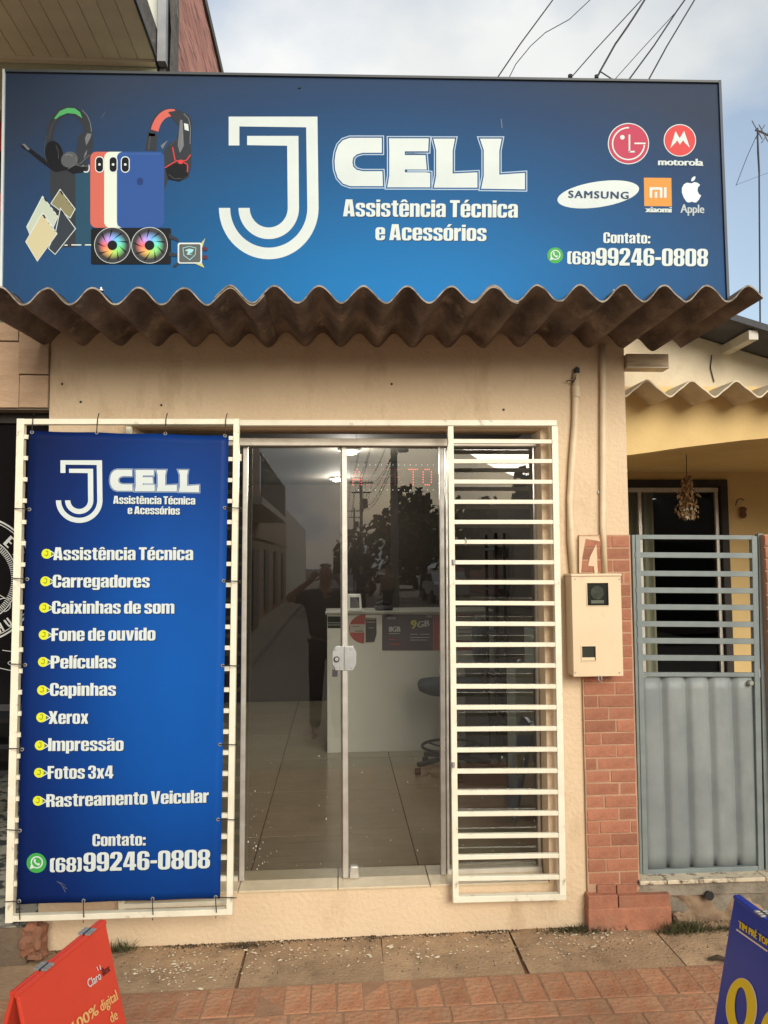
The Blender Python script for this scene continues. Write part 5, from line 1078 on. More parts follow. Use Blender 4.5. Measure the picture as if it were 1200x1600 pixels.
def rock(nm, c_, sz, parent, m_, sd):
    bm = bmesh.new(); bmesh.ops.create_icosphere(bm, subdivisions=3, radius=1); q = MB()
    for v in bm.verts:
        f = 1+.45*noise.noise(v.co*1.3+Vector((sd,0,0)))+.28*noise.noise(v.co*3+Vector((sd,3,0)))+.12*noise.noise(v.co*7+Vector((sd,3,0))); d = Vector([math.copysign(abs(k)**.7,k) for k in v.co])*f
        v.co = Vector(c_)+Vector((d.x*sz[0],d.y*sz[1],d.z*sz[2]))
    q.mesh([v.co.copy() for v in bm.verts],[tuple(v.index for v in f.verts) for f in bm.faces]); bm.free(); return q.build(nm, m_, parent)
for k_,(px_,py_,s_) in enumerate(((1062,1432,.03),(1185,1440,.035),(1150,1446,.022))): rock('stone', P(px_,py_,-.05), (s_,s_*.8,s_*.7), st, M['rubble'], k_*2.3)
bb = mat('broken_red_brick',(.30,.13,.075),.95,(.2,.1,.06),12,bump=.7,bscale=40,dirt=(.36,.26,.18),dscale=9,dlo=.55,dhi=.7)
rock('broken_brick', P(50,1463,-.1), (.05,.05,.058), ls, bb, 1); rock('broken_brick', P(62,1473,-.08), (.03,.04,.05), ls, bb, 3); rock('broken_brick', P(66,1486,-.07), (.022,.03,.03), ls, bb, 9); rock('broken_brick', P(56,1490,-.11), (.035,.03,.018), ls, bb, 6)

# ------------------------------------------------------------------ A-frame boards
def aframe(nm, label, pf, pn, H, spread, side, mats, slotpts):
    g_ = gz(PZ(*pf, H).x); rf = PZ(*pf, H+g_); rn = PZ(*pn, H+g_); u = (rf-rn).normalized(); n_ = Vector((u.y,-u.x,0)).normalized()*side
    t = thing(nm, ((rf+rn)/2-Vector((0,0,H))), label, 'folding sign'); L_ = (rf-rn).length
    res = None
    for s_ in (1,-1):
        top_f = rf+n_*.012*s_; top_n = rn+n_*.012*s_; dv = (n_*spread*s_*1.0-Vector((0,0,H)))
        nrm = u.cross(dv).normalized(); 
        if nrm.dot(n_*s_) < 0: nrm = -nrm
        bf = top_f+dv; bnn = top_n+dv; th = nrm*.012
        q = MB(); q.hexa([bnn-th,bf-th,bf,bnn,top_n-th,top_f-th,top_f,top_n]); q.build('panel', mats, t, bevel=.004)
        q = MB(); r_ = .012; q.tube([top_n-th*.5-u*.001,top_f-th*.5+u*.001],.0085,8); q.build('folded_edge', mats, t)
        if s_ == 1: res = (top_n+nrm*.0012, nrm, t, rn, rf, u, n_)
    for f in slotpts:
        c_ = rn+(rf-rn)*f; q = MB()
        for k in (-1,1):
            for j in (-1,0,1): q.bar(c_+n_*k*.012+u*(j*.014)-u*.006+Vector((0,0,.008)), c_+n_*k*.012+u*(j*.014)+u*.005+Vector((0,0,.008)), .016, .006)
        q.build('hinge', M['steel'], t, bevel=.001)
        q = MB(); q.tube([c_-u*.02+Vector((0,0,.004)),c_+u*.02+Vector((0,0,.004))],.006,6); q.build('hinge_pin', M['metald'], t)
    return res
redp = mat('red_corrugated_plastic',(.62,.055,.028),.38,(.56,.05,.027),3)
o_, n_, rt, rn, rf, u_, nn_ = aframe('folding_sign','red folding advertising sign with white and yellow lettering at lower left','folding sign' and (160,1440),(22,1553),.60,.155,1,redp,(.30,.80))
RQ = lambda px,py,k=1: PP(px,py,o_+n_*(.0003*k),n_)
line(rt,'Claro',(139,1544),(159,1529),13,mp_=RQ,bold=.03,n=2,up=(-.30,-1),shadow=False); line(rt,'flex',(161,1526),(173,1516.5),12,mp_=RQ,m_=mat('dark_red_print',(.13,.02,.02),.4),bold=.10,n=3,up=(-.3,-1),shadow=False)
q = MB(); pline(q,[(157.5,1515),(156,1508.5)],1.2,RQ,2); pline(q,[(153.5,1516.5),(151.5,1511)],1.1,RQ,2); pline(q,[(159,1519),(163,1517)],1.5,RQ,2); q.build('rays_mark', W2, rt, fix=False)
pg = mat('pale_gold_letter',(.72,.42,.16),.45)
line(rt,'100%',(116,1613),(155,1583.5),16,mp_=RQ,m_=pg,bold=.06,n=3,up=(-.30,-1),shadow=False); line(rt,'digital',(158.5,1581),(185,1561),16,mp_=RQ,m_=pg,bold=.06,n=3,up=(-.30,-1),shadow=False)
line(rt,'de',(174,1599),(185,1591),16,mp_=RQ,m_=pg,bold=.06,n=3,up=(-.30,-1),shadow=False)
blup = mat('blue_corrugated_plastic',(.018,.045,.34),.3,(.016,.038,.30),3)
o2, n2, bt, rn2, rf2, u2, nn2 = aframe('folding_sign','royal blue folding advertising sign with yellow lettering at lower right','x' and (1152,1401),(1310,1518),.62,.135,-1,blup,(.70,.2))
BQ2 = lambda px,py,k=1: PP(px,py,o2+n2*(.0003*k),n2)
yl = mat('golden_yellow_print',(.85,.60,.03),.4); wy = mat('cream_letter',(.80,.66,.45),.4)
line(bt,'TIM PRÉ TOP',(1153.5,1449),(1201,1479.5),11.5,mp_=BQ2,m_=yl,bold=.12,n=4,up=(.04,-1),shadow=False)
q = MB(); pline(q,[(1151,1452.5),(1198.5,1486)],2.4,BQ2,2); q.build('underline', wy, bt, fix=False)
q = MB(); pring(q,1157.5,1573,23,44,13.5,BQ2,3,48); q.build('numeral', yl, bt, fix=False); q = MB(); pring(q,1158.5,1573.5,24.5,45.5,3,BQ2,2,48); q.build('numeral_edge', wy, bt, fix=False)
q = MB(); pring(q,1210,1624,24,48,13.5,BQ2,3,48); q.build('numeral', yl, bt, fix=False)
# ------------------------------------------------------------------ shop interior
CYf = 2.62; ZQ = plane_map(CYf-.0005,.0006)
ct = thing('counter', P(620,1172,CYf), 'white laminate shop counter with posters on its front seen through the glass', 'counter')
a = P(511,961,CYf); b = P(770,1172,CYf)
mb = MB(); mb.box((a.x,CYf,FZ),(b.x+.35,CYf+.55,a.z)); mb.build('counter_front', M['counter'], ct, bevel=.004)
mb = MB(); mb.box((a.x-.015,CYf-.02,a.z+.001),(b.x+.36,CYf+.57,a.z+.022)); mb.build('counter_top', mat('grey_counter_edge',(.34,.33,.29),.4), ct, bevel=.003)
TOPZ = a.z+.022
def poster(nm, pts, m_, label, k=1):
    q = MB(); pflat(q, pts, ZQ, k); return q.build(nm, m_, ct, fix=False)
pblk = mat('poster_black',(.02,.02,.022),.4); pred = mat('poster_red',(.42,.05,.04),.4); ppur = mat('poster_purple',(.055,.045,.075),.35,(.08,.05,.07),3)
poster('small_black_poster',[(512,963),(533,963),(533,981.5),(512,981.5)],pblk,'')
q = MB()
for y_ in (973,976.5): pline(q,[(513,y_),(531,y_)],1.3,ZQ,2)
q.build('poster_text_bars', mat('poster_grey',(.35,.35,.33),.5), ct, fix=False)
poster('round_poster', ell(569,983,24,22.5,32,90,270)+[(571,960.5)], pred, '')
poster('dark_half_poster',[(571,965),(588,965.5),(588.5,990),(585,1003),(571,1004)],pblk,'',2)
q = MB(); pflat(q,[(547,975.5),(570,975.5),(570,988.5),(546,988.5)],ZQ,2); pline(q,[(573,967),(586,967)],1.8,ZQ,3); pline(q,[(573,972),(586,972)],1.2,ZQ,3); pline(q,[(576,981),(584,981)],1,ZQ,3); q.build('poster_stripe', mat('poster_pale',(.45,.40,.36),.5), ct, fix=False)
q = MB(); pline(q,[(555,986),(567,986)],1.2,ZQ,3); pline(q,[(551,979),(562,979)],.8,ZQ,3); q.build('poster_text_bars', pblk, ct, fix=False)
poster('dark_plan_poster',[(597,960.5),(677,960.5),(677,1016.5),(597,1016.5)],ppur,''); poster('red_poster',[(677.5,960.5),(742,960.5),(742,1016),(677.5,1016)],pred,'')
pw = mat('poster_white',(.62,.62,.6),.5); py_ = mat('poster_yellow',(.62,.58,.12),.5)
line(ct,'vivo',(603.5,967.5),(618,967.5),5,mp_=ZQ,m_=pw,bold=.08,n=2,shadow=False); line(ct,'8GB',(607.4,987),(625.8,987),8.5,mp_=ZQ,m_=pw,bold=.08,n=2,shadow=False)
line(ct,'TIM',(665,965),(675,965),4,mp_=ZQ,m_=pw,bold=.1,n=2,shadow=False); line(ct,'9',(641.5,982.5),(651,982),14,mp_=ZQ,m_=py_,bold=.1,n=3,shadow=False); line(ct,'GB',(652,981),(671,978),10,mp_=ZQ,m_=pw,bold=.08,n=2,shadow=False)
q = MB()
for (x0,x1,y_) in ((608,624,990),(641,652,991),(656,671,991),(641,671,996),(641,668,1000)): pline(q,[(x0,y_),(x1,y_)],.9,ZQ,2)
q.build('poster_text_bars', pw, ct, fix=False)
q = MB(); pline(q,[(608,999),(618,999)],1.6,ZQ,2); pline(q,[(609,1006.5),(624,1006.5)],1.8,ZQ,2); q.build('poster_text_bars', pred, ct, fix=False)
poster('white_flyer',[(710,963),(752,964),(752,1002),(710,1000)],pw,'',3)
q = MB()
for y_ in (972,978,984,990): pline(q,[(716,y_),(745,y_)],1,ZQ,4)
q.build('poster_text_bars', pblk, ct, fix=False)
# payment terminal, small things on the counter
tm_ = thing('payment_terminal', P(556,957,CYf+.15), 'white tilted payment terminal with dark screen standing on the counter', 'payment terminal')
a = P(543,957,CYf+.12); b = P(566,957,CYf+.12); tz = P(555,928,CYf+.16).z
mb = MB(); mb.hexa([(a.x,CYf+.10,TOPZ+.001),(b.x,CYf+.10,TOPZ+.001),(b.x,CYf+.17,TOPZ+.001),(a.x,CYf+.17,TOPZ+.001),(a.x,CYf+.13,tz),(b.x-.012,CYf+.13,tz),(b.x-.012,CYf+.17,tz),(a.x,CYf+.17,tz)]); mb.build('body', M['counter'], tm_, bevel=.005)
mb = MB(); sp0 = P(547,950,CYf+.10); sp1 = P(562,933,CYf+.12); mb.hexa([(sp0.x,CYf+.104,sp0.z),(sp1.x,CYf+.104,sp0.z),(sp1.x,CYf+.14,sp0.z),(sp0.x,CYf+.14,sp0.z),(sp0.x,CYf+.121,sp1.z),(sp1.x-.004,CYf+.121,sp1.z),(sp1.x-.004,CYf+.15,sp1.z),(sp0.x,CYf+.15,sp1.z)]); mb.build('screen', mat('blue_black_screen',(.02,.03,.05),.2), tm_, bevel=.001)
ph = thing('desk_phone', P(600,955,CYf+.2), 'small black handset lying on the counter beside the terminal', 'phone')
mb = MB(); c_ = P(597,952,CYf+.2); mb.bar((c_.x-.06,CYf+.2,TOPZ+.02),(c_.x+.09,CYf+.2,TOPZ+.02),.09,.035); mb.build('body', M['metald'], ph, bevel=.01)
mb = MB(); mb.tube([(c_.x-.05,CYf+.2,TOPZ+.05),(c_.x,CYf+.2,TOPZ+.07),(c_.x+.06,CYf+.2,TOPZ+.05)],.014,8); mb.build('handset', M['rubber'], ph)
# office chair
chx = P(705,1190,2.05).x; CHY = 2.0
ch = thing('office_chair', (chx,CHY,FZ), 'tall swivel chair with dark blue seat before the counter', 'chair')
blue = mat('dark_blue_fabric',(.03,.04,.055),.9); bkp = mat('black_plastic',(.02,.02,.02),.5)
sz = P(690,1072,CHY).z
def seatm(w_,d_,h_,c_):
    q = MB(); n = 20; rings = [(.75,-h_/2),(.97,-h_*.25),(1,h_*.1),(.93,h_*.38),(.6,h_/2)]
    base = len(q.v)
    for (s_,hz) in rings:
        for k in range(n):
            t = 2*math.pi*k/n; x = math.copysign(abs(math.cos(t))**.7,math.cos(t))*w_/2*s_; y = math.copysign(abs(math.sin(t))**.7,math.sin(t))*d_/2*s_; q.v.append(Vector(c_)+Vector((x,y,hz)))
    for i in range(len(rings)-1):
        for k in range(n): k2=(k+1)%n; q.f.append((base+i*n+k,base+i*n+k2,base+(i+1)*n+k2,base+(i+1)*n+k)); q.mi.append(0)
    q.f.append(tuple(base+k for k in range(n))[::-1]); q.mi.append(0); q.f.append(tuple(base+(len(rings)-1)*n+k for k in range(n))); q.mi.append(0); return q
seatm(.50,.44,.10,(chx,CHY,sz)).build('seat', blue, ch, smooth=True)
q = seatm(.40,.34,.08,(0,0,0)); 
for i,v in enumerate(q.v): q.v[i] = Vector((chx+.22+v.z, CHY+v.y, sz+.32+v.x*.9))
q.build('backrest', blue, ch, smooth=True)
mb = MB(); mb.bar((chx+.1,CHY,sz-.05),(chx+.27,CHY,sz-.04),.05,.015); mb.bar((chx+.27,CHY,sz-.04),(chx+.26,CHY,sz+.25),.05,.015,up=(1,0,0)); mb.build('back_bracket', bkp, ch)
mb = MB(); mb.tube([(chx,CHY,FZ+.09),(chx,CHY,sz-.05)],.028,12); mb.build('column', bkp, ch)
mb = MB(); fz2 = P(690,1166,CHY).z; mb.tube([(chx+.22*math.cos(R(a)),CHY+.22*math.sin(R(a)),fz2) for a in range(0,360,15)],.011,8,closed=True)
for a_ in (20,140,260): mb.tube([(chx,CHY,fz2-.03),(chx+.22*math.cos(R(a_)),CHY+.22*math.sin(R(a_)),fz2)],.008,6)
mb.build('foot_ring', bkp, ch)
for k in range(5):
    t = R(k*72+200); d = Vector((math.cos(t),math.sin(t),0)); c0 = Vector((chx,CHY,FZ+.105)); e = c0+d*.28-Vector((0,0,.03))
    mb = MB(); mb.bar(c0+d*.02, e, .04, .03); mb.build('leg', bkp, ch, bevel=.005)
    mb = MB(); mb.lathe(e+Vector((0,0,-.047))-d.cross(Vector((0,0,1)))*.0,[(.026,-.02),(.026,.02)],12,'x'); mb.build('caster', M['rubber'], ch)
# display shelves on the right, white display column
sh_ = thing('display_shelf', (P(790,1100,2.3).x,2.3,FZ), 'dark shelf rack with small boxed goods behind the right glass pane', 'shelf')
xa = P(775,1000,2.15).x; xb = XR-.14
for z in (FZ+.28,FZ+.62,FZ+.96,FZ+1.3,FZ+1.62):
    mb = MB(); mb.box((xa,2.15,z),(xb,2.55,z+.02)); mb.build('shelf_board', M['metald'], sh_)
for x in (xa+.01,xb-.01):
    for y in (2.16,2.54): mb = MB(); mb.box((x-.012,y-.012,FZ),(x+.012,y+.012,FZ+1.75)); mb.build('post', M['metald'], sh_)
rr = random.Random(2); gcols = [mat('boxed_goods_%s'%n_, c_, .5) for n_,c_ in (('white',(.5,.5,.47)),('grey',(.18,.18,.17)),('red',(.35,.05,.04)),('blue',(.05,.09,.2)),('tan',(.3,.2,.1)))]
for si,z in enumerate((FZ+.28,FZ+.62,FZ+.96,FZ+1.3)):
    x = xa+.03
    while x < xb-.1:
        w_ = rr.uniform(.05,.12); h_ = rr.uniform(.07,.2)
        if rr.random() < .75:
            q = MB(); q.box((x,2.2,z+.021),(x+w_,2.2+rr.uniform(.08,.2),z+.021+h_)); o = q.build('product_box', rr.choice(gcols), None, bevel=.003)
            tag(o,'small boxed product standing on the shelf rack behind the right pane','box','boxed goods on the shelf rack')
        x += w_+.012
dc = thing('display_column', (P(822,1300,1.0).x,1.0,FZ), 'narrow white display column behind the right end of the glass front', 'display stand')
xa = P(806,1100,.95).x; xb = P(836,1100,.95).x
mb = MB(); mb.box((xa,.95,FZ),(xb,1.2,P(815,1045,.95).z)); mb.build('body', mat('pale_green_white',(.42,.47,.43),.4), dc, bevel=.006)
mb = MB(); mb.box((xb+.002,.95,FZ),(xb+.06,1.2,P(815,985,.95).z)); mb.build('side_panel', mat('pale_green_white',(.42,.47,.43),.4), dc, bevel=.004)
mb = MB(); mb.lathe((xa+.04,.98,P(815,1044,.95).z),[(.02,0),(.02,.04),(.01,.05)],12); mb.build('cap', M['steel'], dc)
# pale cabinet left of the display column
pc = thing('low_cabinet', (P(740,1180,2.0).x,2.4,FZ), 'low pale cabinet behind the chair on the right of the counter', 'cabinet')
xa = P(725,1100,2.35).x; xb = P(762,1100,2.35).x; mb = MB(); mb.box((xa,2.32,FZ),(xb,2.58,P(740,1040,2.32).z)); mb.build('body', mat('pale_grey_board',(.28,.28,.26),.5), pc, bevel=.004)
# ceiling lamps
lampm = emit('lit_lamp', (1.0,.97,.9), 9.0)
for (px,py,lab) in ((528,747,'round lit ceiling lamp farther inside the shop, lower in view'),(546,703,'round lit ceiling lamp nearer the glass, higher in view')):
    c_ = PZ(px,py,2.69); t = thing('ceiling_lamp', c_, lab, 'ceiling lamp')
    mb = MB(); mb.lathe(c_-Vector((0,0,.02)),[(.06,0),(.085,.01),(.09,.029)],24); mb.build('fitting', M['counter'], t)
    mb = MB(); mb.lathe(c_-Vector((0,0,.032)),[(.045,0),(.058,.006),(.058,.011)],20); mb.build('diffuser', lampm, t)
    pl_ = bpy.data.lights.new('lamp_light','POINT'); pl_.energy = 15; pl_.color = (1,.95,.85); pl_.shadow_soft_size = .06; lo_ = bpy.data.objects.new('lamp_light',pl_); C.objects.link(lo_); lo_.parent = t; lo_.location = (0,0,-.11)
# LED sign
LY = .40
led = thing('led_sign', P(614,745,LY), 'dotted red LED shop sign hanging inside the glass above the door', 'LED sign')
mb = MB(); a = P(548,722,LY+.02); b = P(684,770,LY+.02)
mb.tube([(a.x,LY+.014,b.z),(b.x,LY+.014,b.z),(b.x,LY+.014,a.z),(a.x,LY+.014,a.z)],.002,5,closed=True); mb.tube([(a.x,LY+.014,(a.z+b.z)/2),(b.x,LY+.014,(a.z+b.z)/2)],.0012,4); mb.build('wire_frame', mat('smoky_board',(.03,.03,.032),.3), led)
mb = MB(); mb.tube([(a.x+.03,LY+.016,a.z),(a.x+.03,LY+.016,2.70)],.0012,4); mb.tube([(b.x-.03,LY+.016,a.z),(b.x-.03,LY+.016,2.70)],.0012,4); mb.build('hanging_chain', M['metald'], led)
rl = emit('red_led',(1.0,.07,.06),2.2); rl2 = emit('red_led_dim',(.55,.08,.07),.45); wl = emit('white_led',(.9,.95,1.0),1.0)
gl = {'A':["00100","01010","01010","10001","11111","10001","10001"],'B':["11110","10001","10001","11110","10001","10001","11110"],'E':["11111","10000","10000","11110","10000","10000","11111"],'R':["11110","10001","10001","11110","10100","10010","10001"],'T':["11111","00100","00100","00100","00100","00100","00100"],'O':["01110","10001","10001","10001","10001","10001","01110"]}
def dot(q,p,r): q.mesh([p+Vector(v)*r for v in ((1,0,0),(-1,0,0),(0,1,0),(0,-1,0),(0,0,1),(0,0,-1))],[(0,2,4),(2,1,4),(1,3,4),(3,0,4),(2,0,5),(1,2,5),(3,1,5),(0,3,5)])
for i,(c_,m_) in enumerate(zip('ABERTO',(rl,rl2,rl2,rl2,rl,rl))):
    q = MB(); cx = 360+(660+73*i)/3.333
    for r_ in range(7):
        for k in range(5):
            if gl[c_][r_][k] == '1': dot(q, P(cx+(k-2)*3.2, 733.5+r_*4.0, LY+.008), .0033)
    q.build('led_letter', m_, led, fix=False)
q = MB()
for i in range(14): dot(q,P(560+9*i,726.5,LY+.008),.002); dot(q,P(560+9*i,765.5,LY+.008),.002)
q.build('led_border', wl, led, fix=False)

# ------------------------------------------------------------------ cables, antenna
cab = mat('cable_black',(.03,.03,.035),.7)
def cable(pts, r, lab):
    q = MB(); p = [PD(*a) for a in pts]; n = []
    for i in range(len(p)-1):
        for k in range(6): n.append(p[i].lerp(p[i+1],k/6))
    n.append(p[-1]); q.tube(n, r, 5); o = q.build('overhead_cable', cab, None, smooth=True); tag(o, lab, 'cable', 'overhead cables above the sign')
cable([(774,126,3.6),(812,70,3.6),(866,-3,3.7),(960,-130,4.0)],.0032,'straight thin overhead cable farthest left above the sign')
cable([(793,126,3.7),(806,100,3.7),(829,72,3.7),(852,51,3.8),(890,30,3.8),(925,-3,3.9),(1000,-110,4.2)],.0022,'thin wavy overhead cable second from the left above the sign')
cable([(888,126,3.5),(930,78,3.5),(1004,-2,3.6),(1100,-120,3.9)],.0026,'thin overhead cable running to the left black clip on the sign')
cable([(930,126,3.35),(938,111,3.35),(962,68,3.4),(985,35,3.4),(1009,-3,3.5),(1080,-140,3.8)],.0045,'thick overhead cable running to the second black clip')
cable([(958,127,3.6),(1000,80,3.6),(1056,19,3.6),(1072,-2,3.6)],.0018,'faint thin overhead cable right of the thick one')
cable([(937,111,3.36),(957,124,3.5)],.003,'short cable tail hanging behind the sign top')
cable([(980,128,3.6),(1022,71,3.6),(1057,18,3.6),(1072,-3,3.6),(1140,-120,3.8)],.0036,'dark overhead cable second from the right above the sign')
cable([(1011,129,3.7),(1041,74,3.7),(1087,-3,3.8),(1150,-120,4)],.0036,'dark overhead cable farthest right above the sign')
an = thing('tv_antenna', PD(1188,300,9), 'thin television antenna mast with guy wires beyond the right roof', 'antenna')
D = 9
def awire(nm,pts,r): q = MB(); q.tube([PD(a,b,D) for a,b in pts],r,5); q.build(nm, M['metald'], an)
awire('mast',[(1183.5,200),(1184,238),(1186,270),(1188,560)],.010); awire('boom',[(1180,203),(1187,205),(1200,211),(1222,222)],.012)
for (x,y,dx,dy) in ((1183,203,8,-12),(1188,206,7,9),(1193,208,7,-11),(1198,211,8,10)): awire('element',[(x-dx,y+dy*1.2),(x+dx,y-dy*1.2)],.006)
awire('guy_wire',[(1186,204),(1168,243),(1150,290)],.004); awire('guy_wire',[(1184,206),(1187,270)],.005); awire('guy_wire',[(1150,289),(1200,270)],.002)

# ------------------------------------------------------------------ weeds, paint flecks
wm = mat('weed_green',(.075,.095,.03),.8,(.13,.13,.05),30); wd_ = mat('dry_weed',(.12,.085,.045),.9,(.06,.045,.03),30)
def weeds(px,py,n,hgt,spr,lab,m_,y0=-.01,dry=.3):
    q = MB(); c_ = PZ(px,py,gz((px-527)/324)); rr = random.Random(int(px)); c_.y = -.025 if px < 1000 else -.075; g_ = gz(c_.x)
    for i in range(n):
        b_ = c_+Vector((rr.gauss(0,spr),-abs(rr.gauss(0,spr*.35)),0)); h = hgt*rr.uniform(.25,1); l_ = Vector((rr.gauss(0,.5),-abs(rr.gauss(0,.4)),1)).normalized()*h
        s_ = Vector((rr.uniform(-1,1),rr.uniform(-1,1),0)).normalized()*rr.uniform(.0012,.0032); b_.z = gz(b_.x)-.012
        q.cur = 1 if rr.random() < dry else 0; bend = Vector((rr.gauss(0,.012),rr.gauss(0,.012)-.006,-.004))
        m1 = b_+l_*.55; q.poly([b_-s_,b_+s_,m1+s_*.8,m1-s_*.8]); q.poly([m1-s_*.8,m1+s_*.8,b_+l_+bend])
    o = q.build('weed_clump', [m_,wd_], None, fix=False); tag(o, lab, 'weeds')
weeds(186,1488,220,.085,.035,'green weed tuft at the wall foot beside the red folding sign',wm)
weeds(378,1494,260,.035,.05,'dark dry weed clump at the wall foot below the glass door',wd_,dry=.8)
weeds(925,1462,420,.055,.065,'low weed clump at the foot of the brick pier',wm,dry=.6)
weeds(1075,1462,520,.085,.055,'green grass tuft at the base of the rubble step',wm,dry=.3)
weeds(1140,1462,260,.05,.06,'dark weeds below the rubble step beside the blue folding sign',wm,dry=.6)
weeds(875,1458,120,.05,.05,'sparse weeds at the wall foot below the right grille',wm,dry=.5)
q = MB(); rr = random.Random(12)
for i in range(2600):
    x = rr.uniform(-1.3,2.2); q.cur = 0; z = gz(x)-.004; k_ = max(0,.25+noise.noise(Vector((x*5,0,0)))+.6*noise.noise(Vector((x*17,1,0)))); y = -abs(rr.gauss(0,.010+.016*k_)); s_ = rr.uniform(.001,.0035+.006*k_)
    q.mesh([Vector((x,y,z))+Vector(v)*s_ for v in ((1,0,0),(-.8,.3,0),(0,-1.1,0),(.1,0,.5+.5*rr.random()))],[(0,1,2),(0,1,3),(1,2,3),(0,2,3)])
for i in range(700):
    x = rr.uniform(-1.3,2.2); y = rr.uniform(-.33,-.0); s_ = rr.uniform(.001,.004)
    q.mesh([Vector((x,y,gz(x)-.003))+Vector(v)*s_ for v in ((1,0,0),(-.8,.3,0),(0,-1.1,0),(.1,0,1.0))],[(0,1,2),(0,1,3),(1,2,3),(0,2,3)])
tag(q.build('soil_crumbs', mat('crumb_soil',(.085,.06,.04),1,(.05,.035,.02),30), None, fix=False), 'dark crumbs of soil along the foot of the walls','soil',kind='stuff')
q = MB()
for i in range(520):
    cl = rr.choice(((-.55,-.16,.22),(-.1,-.13,.28),(.25,-.12,.3),(.9,-.15,.25),(1.15,-.1,.12),(-.75,-.2,.12))); x = rr.gauss(cl[0],cl[2]); y = -abs(rr.gauss(abs(cl[1]),.085)); 
    if y > -.01 or x > 1.9: continue
    s_ = rr.uniform(.0012,.0042)*(1.9 if rr.random()<.08 else 1); a_ = rr.uniform(0,6.28); ex = rr.uniform(1,2.4); z = gz(x)+(.0015 if y > slabY else .001)
    c_ = Vector((x,y,z)); u = Vector((math.cos(a_),math.sin(a_),0))*s_*ex; v = Vector((-math.sin(a_),math.cos(a_),0))*s_
    q.mesh([c_-u-v,c_+u-v*.6,c_+u*.8+v,c_-u*.7+v*.9,c_+Vector((0,0,s_*.7))],[(0,1,4),(1,2,4),(2,3,4),(3,0,4),(3,2,1,0)])
tag(q.build('paint_flakes', mat('pale_flake',(.62,.54,.40),.8), None, fix=False), 'pale paint flakes scattered over the pavement','debris',kind='stuff')
mb = MB(); c_ = PZ(24,1497,gz(-1.5)); mb.bar(c_+Vector((-.03,0,.006)),c_+Vector((.025,.01,.006)),.008,.008); tag(mb.build('paper_scrap', mat('paper',(.7,.66,.58),.8), None),'thin white paper scrap on the ground left of the red sign','litter')
mb = MB(); q0_ = PZ(1112,1500,0); mb.tube([PZ(1106,1499,gz(1.7)+0),PZ(1122,1496,gz(1.7)+.012),PZ(1135,1500,gz(1.7)+.01),PZ(1150,1506,gz(1.7)+.01)],[.006,.012,.009,.006],7); tag(mb.build('dry_twig', M['soil'], None),'dark dry twig on the pavement beside the blue sign','twig')

# ------------------------------------------------------------------ the street behind the camera (seen in the glass)
def bldg(nm, lab, x0,x1,y0,y1,h,wm_,cat='building'):
    t = thing(nm,((x0+x1)/2,(y0+y1)/2,0),lab,cat); q = MB(); q.box((x0,y0,-.1),(x1,y1,h)); q.build('wall', wm_, t); return t
brn = mat('brown_wall_paint',(.22,.12,.06),.85,(.17,.09,.05),2); pale = mat('pale_wall_paint',(.42,.40,.34),.85); pink = mat('pink_wall_paint',(.5,.22,.2),.8)
b1_ = bldg('balcony_building','brown two storey building with a railed balcony across the street',-9,-2.3,-19,-11.5,6.5,brn)
q = MB(); q.box((-2.297,-18.9,3.0),(-1.5,-11.6,3.15)); q.build('balcony_slab', pale, b1_)
for k in range(34):
    q = MB(); y = -18.8+k*.21; q.box((-1.55,y,3.16),(-1.52,y+.03,4.0)); q.build('baluster', M['metald'], b1_)
q = MB(); q.box((-1.56,-18.85,4.001),(-1.51,-11.65,4.05)); q.build('rail', M['metald'], b1_)
q = MB(); q.box((-2.28,-15.8,.0),(-2.25,-12.4,2.3)); q.build('shutter', pale, b1_); q = MB(); q.box((-2.28,-18.4,.0),(-2.25,-17.0,2.2)); q.build('shutter', M['dark'], b1_)
q = MB(); q.hexa([(-2.27,-16.4,2.45),(-2.27,-12,2.45),(-1.3,-12,2.2),(-1.3,-16.4,2.2),(-2.27,-16.4,2.49),(-2.27,-12,2.49),(-1.3,-12,2.24),(-1.3,-16.4,2.24)]); q.build('awning', M['asb'], b1_)
b2_ = bldg('ochre_building','low ochre building farther down the street',-9,-2.5,-34,-20,4.2,mat('dull_ochre_paint',(.26,.15,.07),.85))
for y in (-32,-28,-24): q = MB(); q.box((-2.51,y,.2),(-2.46,y+1.4,2.3)); q.build('doorway', M['dark'], b2_)
b3_ = bldg('grey_building','grey flat building at the far end of the street',-10,-3,-70,-37,5,pale)
b4_ = bldg('pink_building','pink walled low house beyond the street tree',9,18,-60,-36,3.2,pink)
q = MB(); q.box((8.96,-50,.3),(8.99,-48,2.2)); q.build('doorway', M['dark'], b4_)
b5_ = bldg('corner_shop','dark corner shop across the street on the right',7.2,16,-30,-11.5,4.4,mat('grey_brown_paint',(.14,.11,.09),.85))
q = MB(); q.box((8,-11.45,.2),(10.5,-11.40,2.3)); q.build('doorway', M['dark'], b5_)
q = MB(); q.box((-1.6,-200,-.12),(-2.6,-9,-.0)); tag(q.build('sidewalk', M['cement'], None),kind='structure')
q = MB(); q.box((6.2,-200,-.12),(8.2,-9,-.0)); tag(q.build('sidewalk', M['cement'], None),kind='structure')
